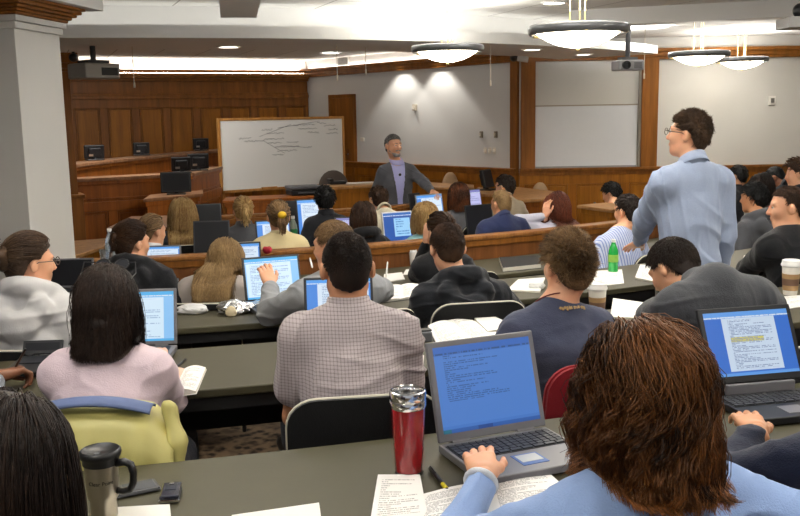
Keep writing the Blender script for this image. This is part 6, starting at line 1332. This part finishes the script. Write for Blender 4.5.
# front rows: papers lying on the two desks there
for px, py, Rr, w, d, lab in ((185, 243, 9.0, .30, .21, 'open magazine in front of the white shirt and blond hair'), (463, 231, 9.0, .22, .28, 'white paper left of the navy polo shirt'), (536, 224, 9.0, .22, .28, 'white paper in front of the pale lilac top'), (399, 212, 7.9, .24, .28, 'white paper in front of the cream shirt'), (308, 232, 9.0, .2, .28, 'white paper beside the bottle with the green label')):
    p = PR(px, py, Rr); ya = rowyaw(p); e = empty('paper_sheet', (p.x, p.y, Z5), ya, lab, 'paper'); MB().box(-w/2, w/2, -d/2, d/2, .0005, .004).build('pages', M_PAP, e); quad_uv('top_page', (-w/2, -d/2, .0046), (w/2, -d/2, .0046), (w/2, d/2, .0046), (-w/2, d/2, .0046), M_PRN2, e)
sheet(0, [(346, 184.5), (374, 183.2), (374, 182.4), (346, 183.4)], 1.08, 'low stack of white papers on the counter behind the lecturer', .012)
e = empty('desk_telephone', at_z(337, 184, 1.08), -20, 'dark telephone on the counter behind the lecturer', 'telephone'); MB().box(-.11, .11, -.08, .08, 0, .04).build('base', M_BLACK, e, bevel=.012); MB().box(-.12, -.06, -.09, .09, .04, .075).build('handset', M_BLACK, e, bevel=.014)
# ------------------------------------------------------------------ jacket over the chair, backpack
def draped_jacket():
    q = p1['Pv']-p1['fw']*.0; c = Vector((q[0]+p1['fw'][0]*.01+.06, q[1]+p1['fw'][1]*.01, p1['floor'])); e = empty('draped_jacket', c, p1['yaw'], 'pale yellow green jacket with blue lining, draped over a chair back', 'jacket')
    m = mat('jacket_yellow', 'b3ab68', .5, var=.08, scale=9, bump=.1, bscale=40); m.use_backface_culling = False
    N, K = 44, 34; V = []
    for j in range(K+1):
        t = j/K
        for i in range(N+1):
            u = i/N*2-1; w = .245+.05*t; x = u*w
            z = .925-.012*abs(u)**3*4-.62*t-.05*max(0, abs(u)-.75)*4*(1-t); y = -.355-.05*min(t*6, 1)+.30*x*x*.9+.03*t
            fl = math.sin(u*11+.8+1.2*t)*.014*min(t*2.2, 1)+math.sin(u*23+2*t)*.006*min(t*3, 1)
            if t < .06: y += (.06-t)*1.6
            V.append((x, y-fl*1.0, z))
    F_ = [(j*(N+1)+i, j*(N+1)+i+1, (j+1)*(N+1)+i+1, (j+1)*(N+1)+i) for j in range(K) for i in range(N)]
    o = link('shell', npmesh('shell', V, [np.array(F_)]), m, e); md = o.modifiers.new('solid', 'SOLIDIFY'); md.thickness = .008; md.offset = 1
    V = []
    for j in range(9):
        for i in range(N+1): u = i/N*2-1; x = u*.17+.02; V.append((x, -.33+.009*j+.27*x*x-.03,   .932-.010*abs(u)**2*3+.012*math.sin(j/8*pi)-.010*j*0))
    F_ = [(j*(N+1)+i, (j+1)*(N+1)+i, (j+1)*(N+1)+i+1, j*(N+1)+i+1) for j in range(8) for i in range(N)]
    o = link('lining', npmesh('lining', V, [np.array(F_)]), mat('lining_blue', '4d5c82', .7, var=.1), e); md = o.modifiers.new('solid', 'SOLIDIFY'); md.thickness = .006
    s = SDF(); s.cone((.225, -.28, .90), (.25, -.31, .80), .02, .026, .03); s.cone((.25, -.31, .80), (.255, -.34, .56), .026, .02, .03); V, Q = s.mesh(.01); link('sleeve', npmesh('sleeve', folds(V, Q, 5, .008), [Q]), m, e)
draped_jacket()
def backpack(px, py, D, fl, label, m1, m2, k=1.0, yaw=-10):
    c = P(px, py, D); e = empty('backpack', (c.x, c.y, fl), yaw, label, 'bag'); s = SDF(); s.ell((0, 0, .20*k), (.15*k, .10*k, .21*k), .04); s.ell((0, .02, .1*k), (.16*k, .11*k, .12*k), .05)
    V, Q = s.mesh(.012); V[:, 2] = np.maximum(V[:, 2], 0); link('main_bag', npmesh('main_bag', folds(V, Q, 4, .01)*np.array([1, 1, 1]), [Q]), m1, e); s = SDF(); s.ell((-.03*k, -.10*k, .15*k), (.10*k, .05*k, .11*k), .03); V, Q = s.mesh(.01); link('pocket', npmesh('pocket', V, [Q]), m2, e)
    MB().tube([(-.04, .0, .40*k), (-.03, .0, .45*k), (.03, .0, .45*k), (.04, .0, .40*k)], .012, 8).build('strap', M_BLACK, e, smooth=True)
backpack(312, 450, 3.55, .255, 'dark blue bag with a grey pocket on the floor left of the black chair', fabric('bag_navy', '1d2748'), fabric('bag_grey', '7d7f84'), .95)
backpack(196, 460, 3.3, .255, 'black bag on the floor beside the chair with the yellow jacket', fabric('bag_black', '14151a'), fabric('bag_dark', '202736'), .8)
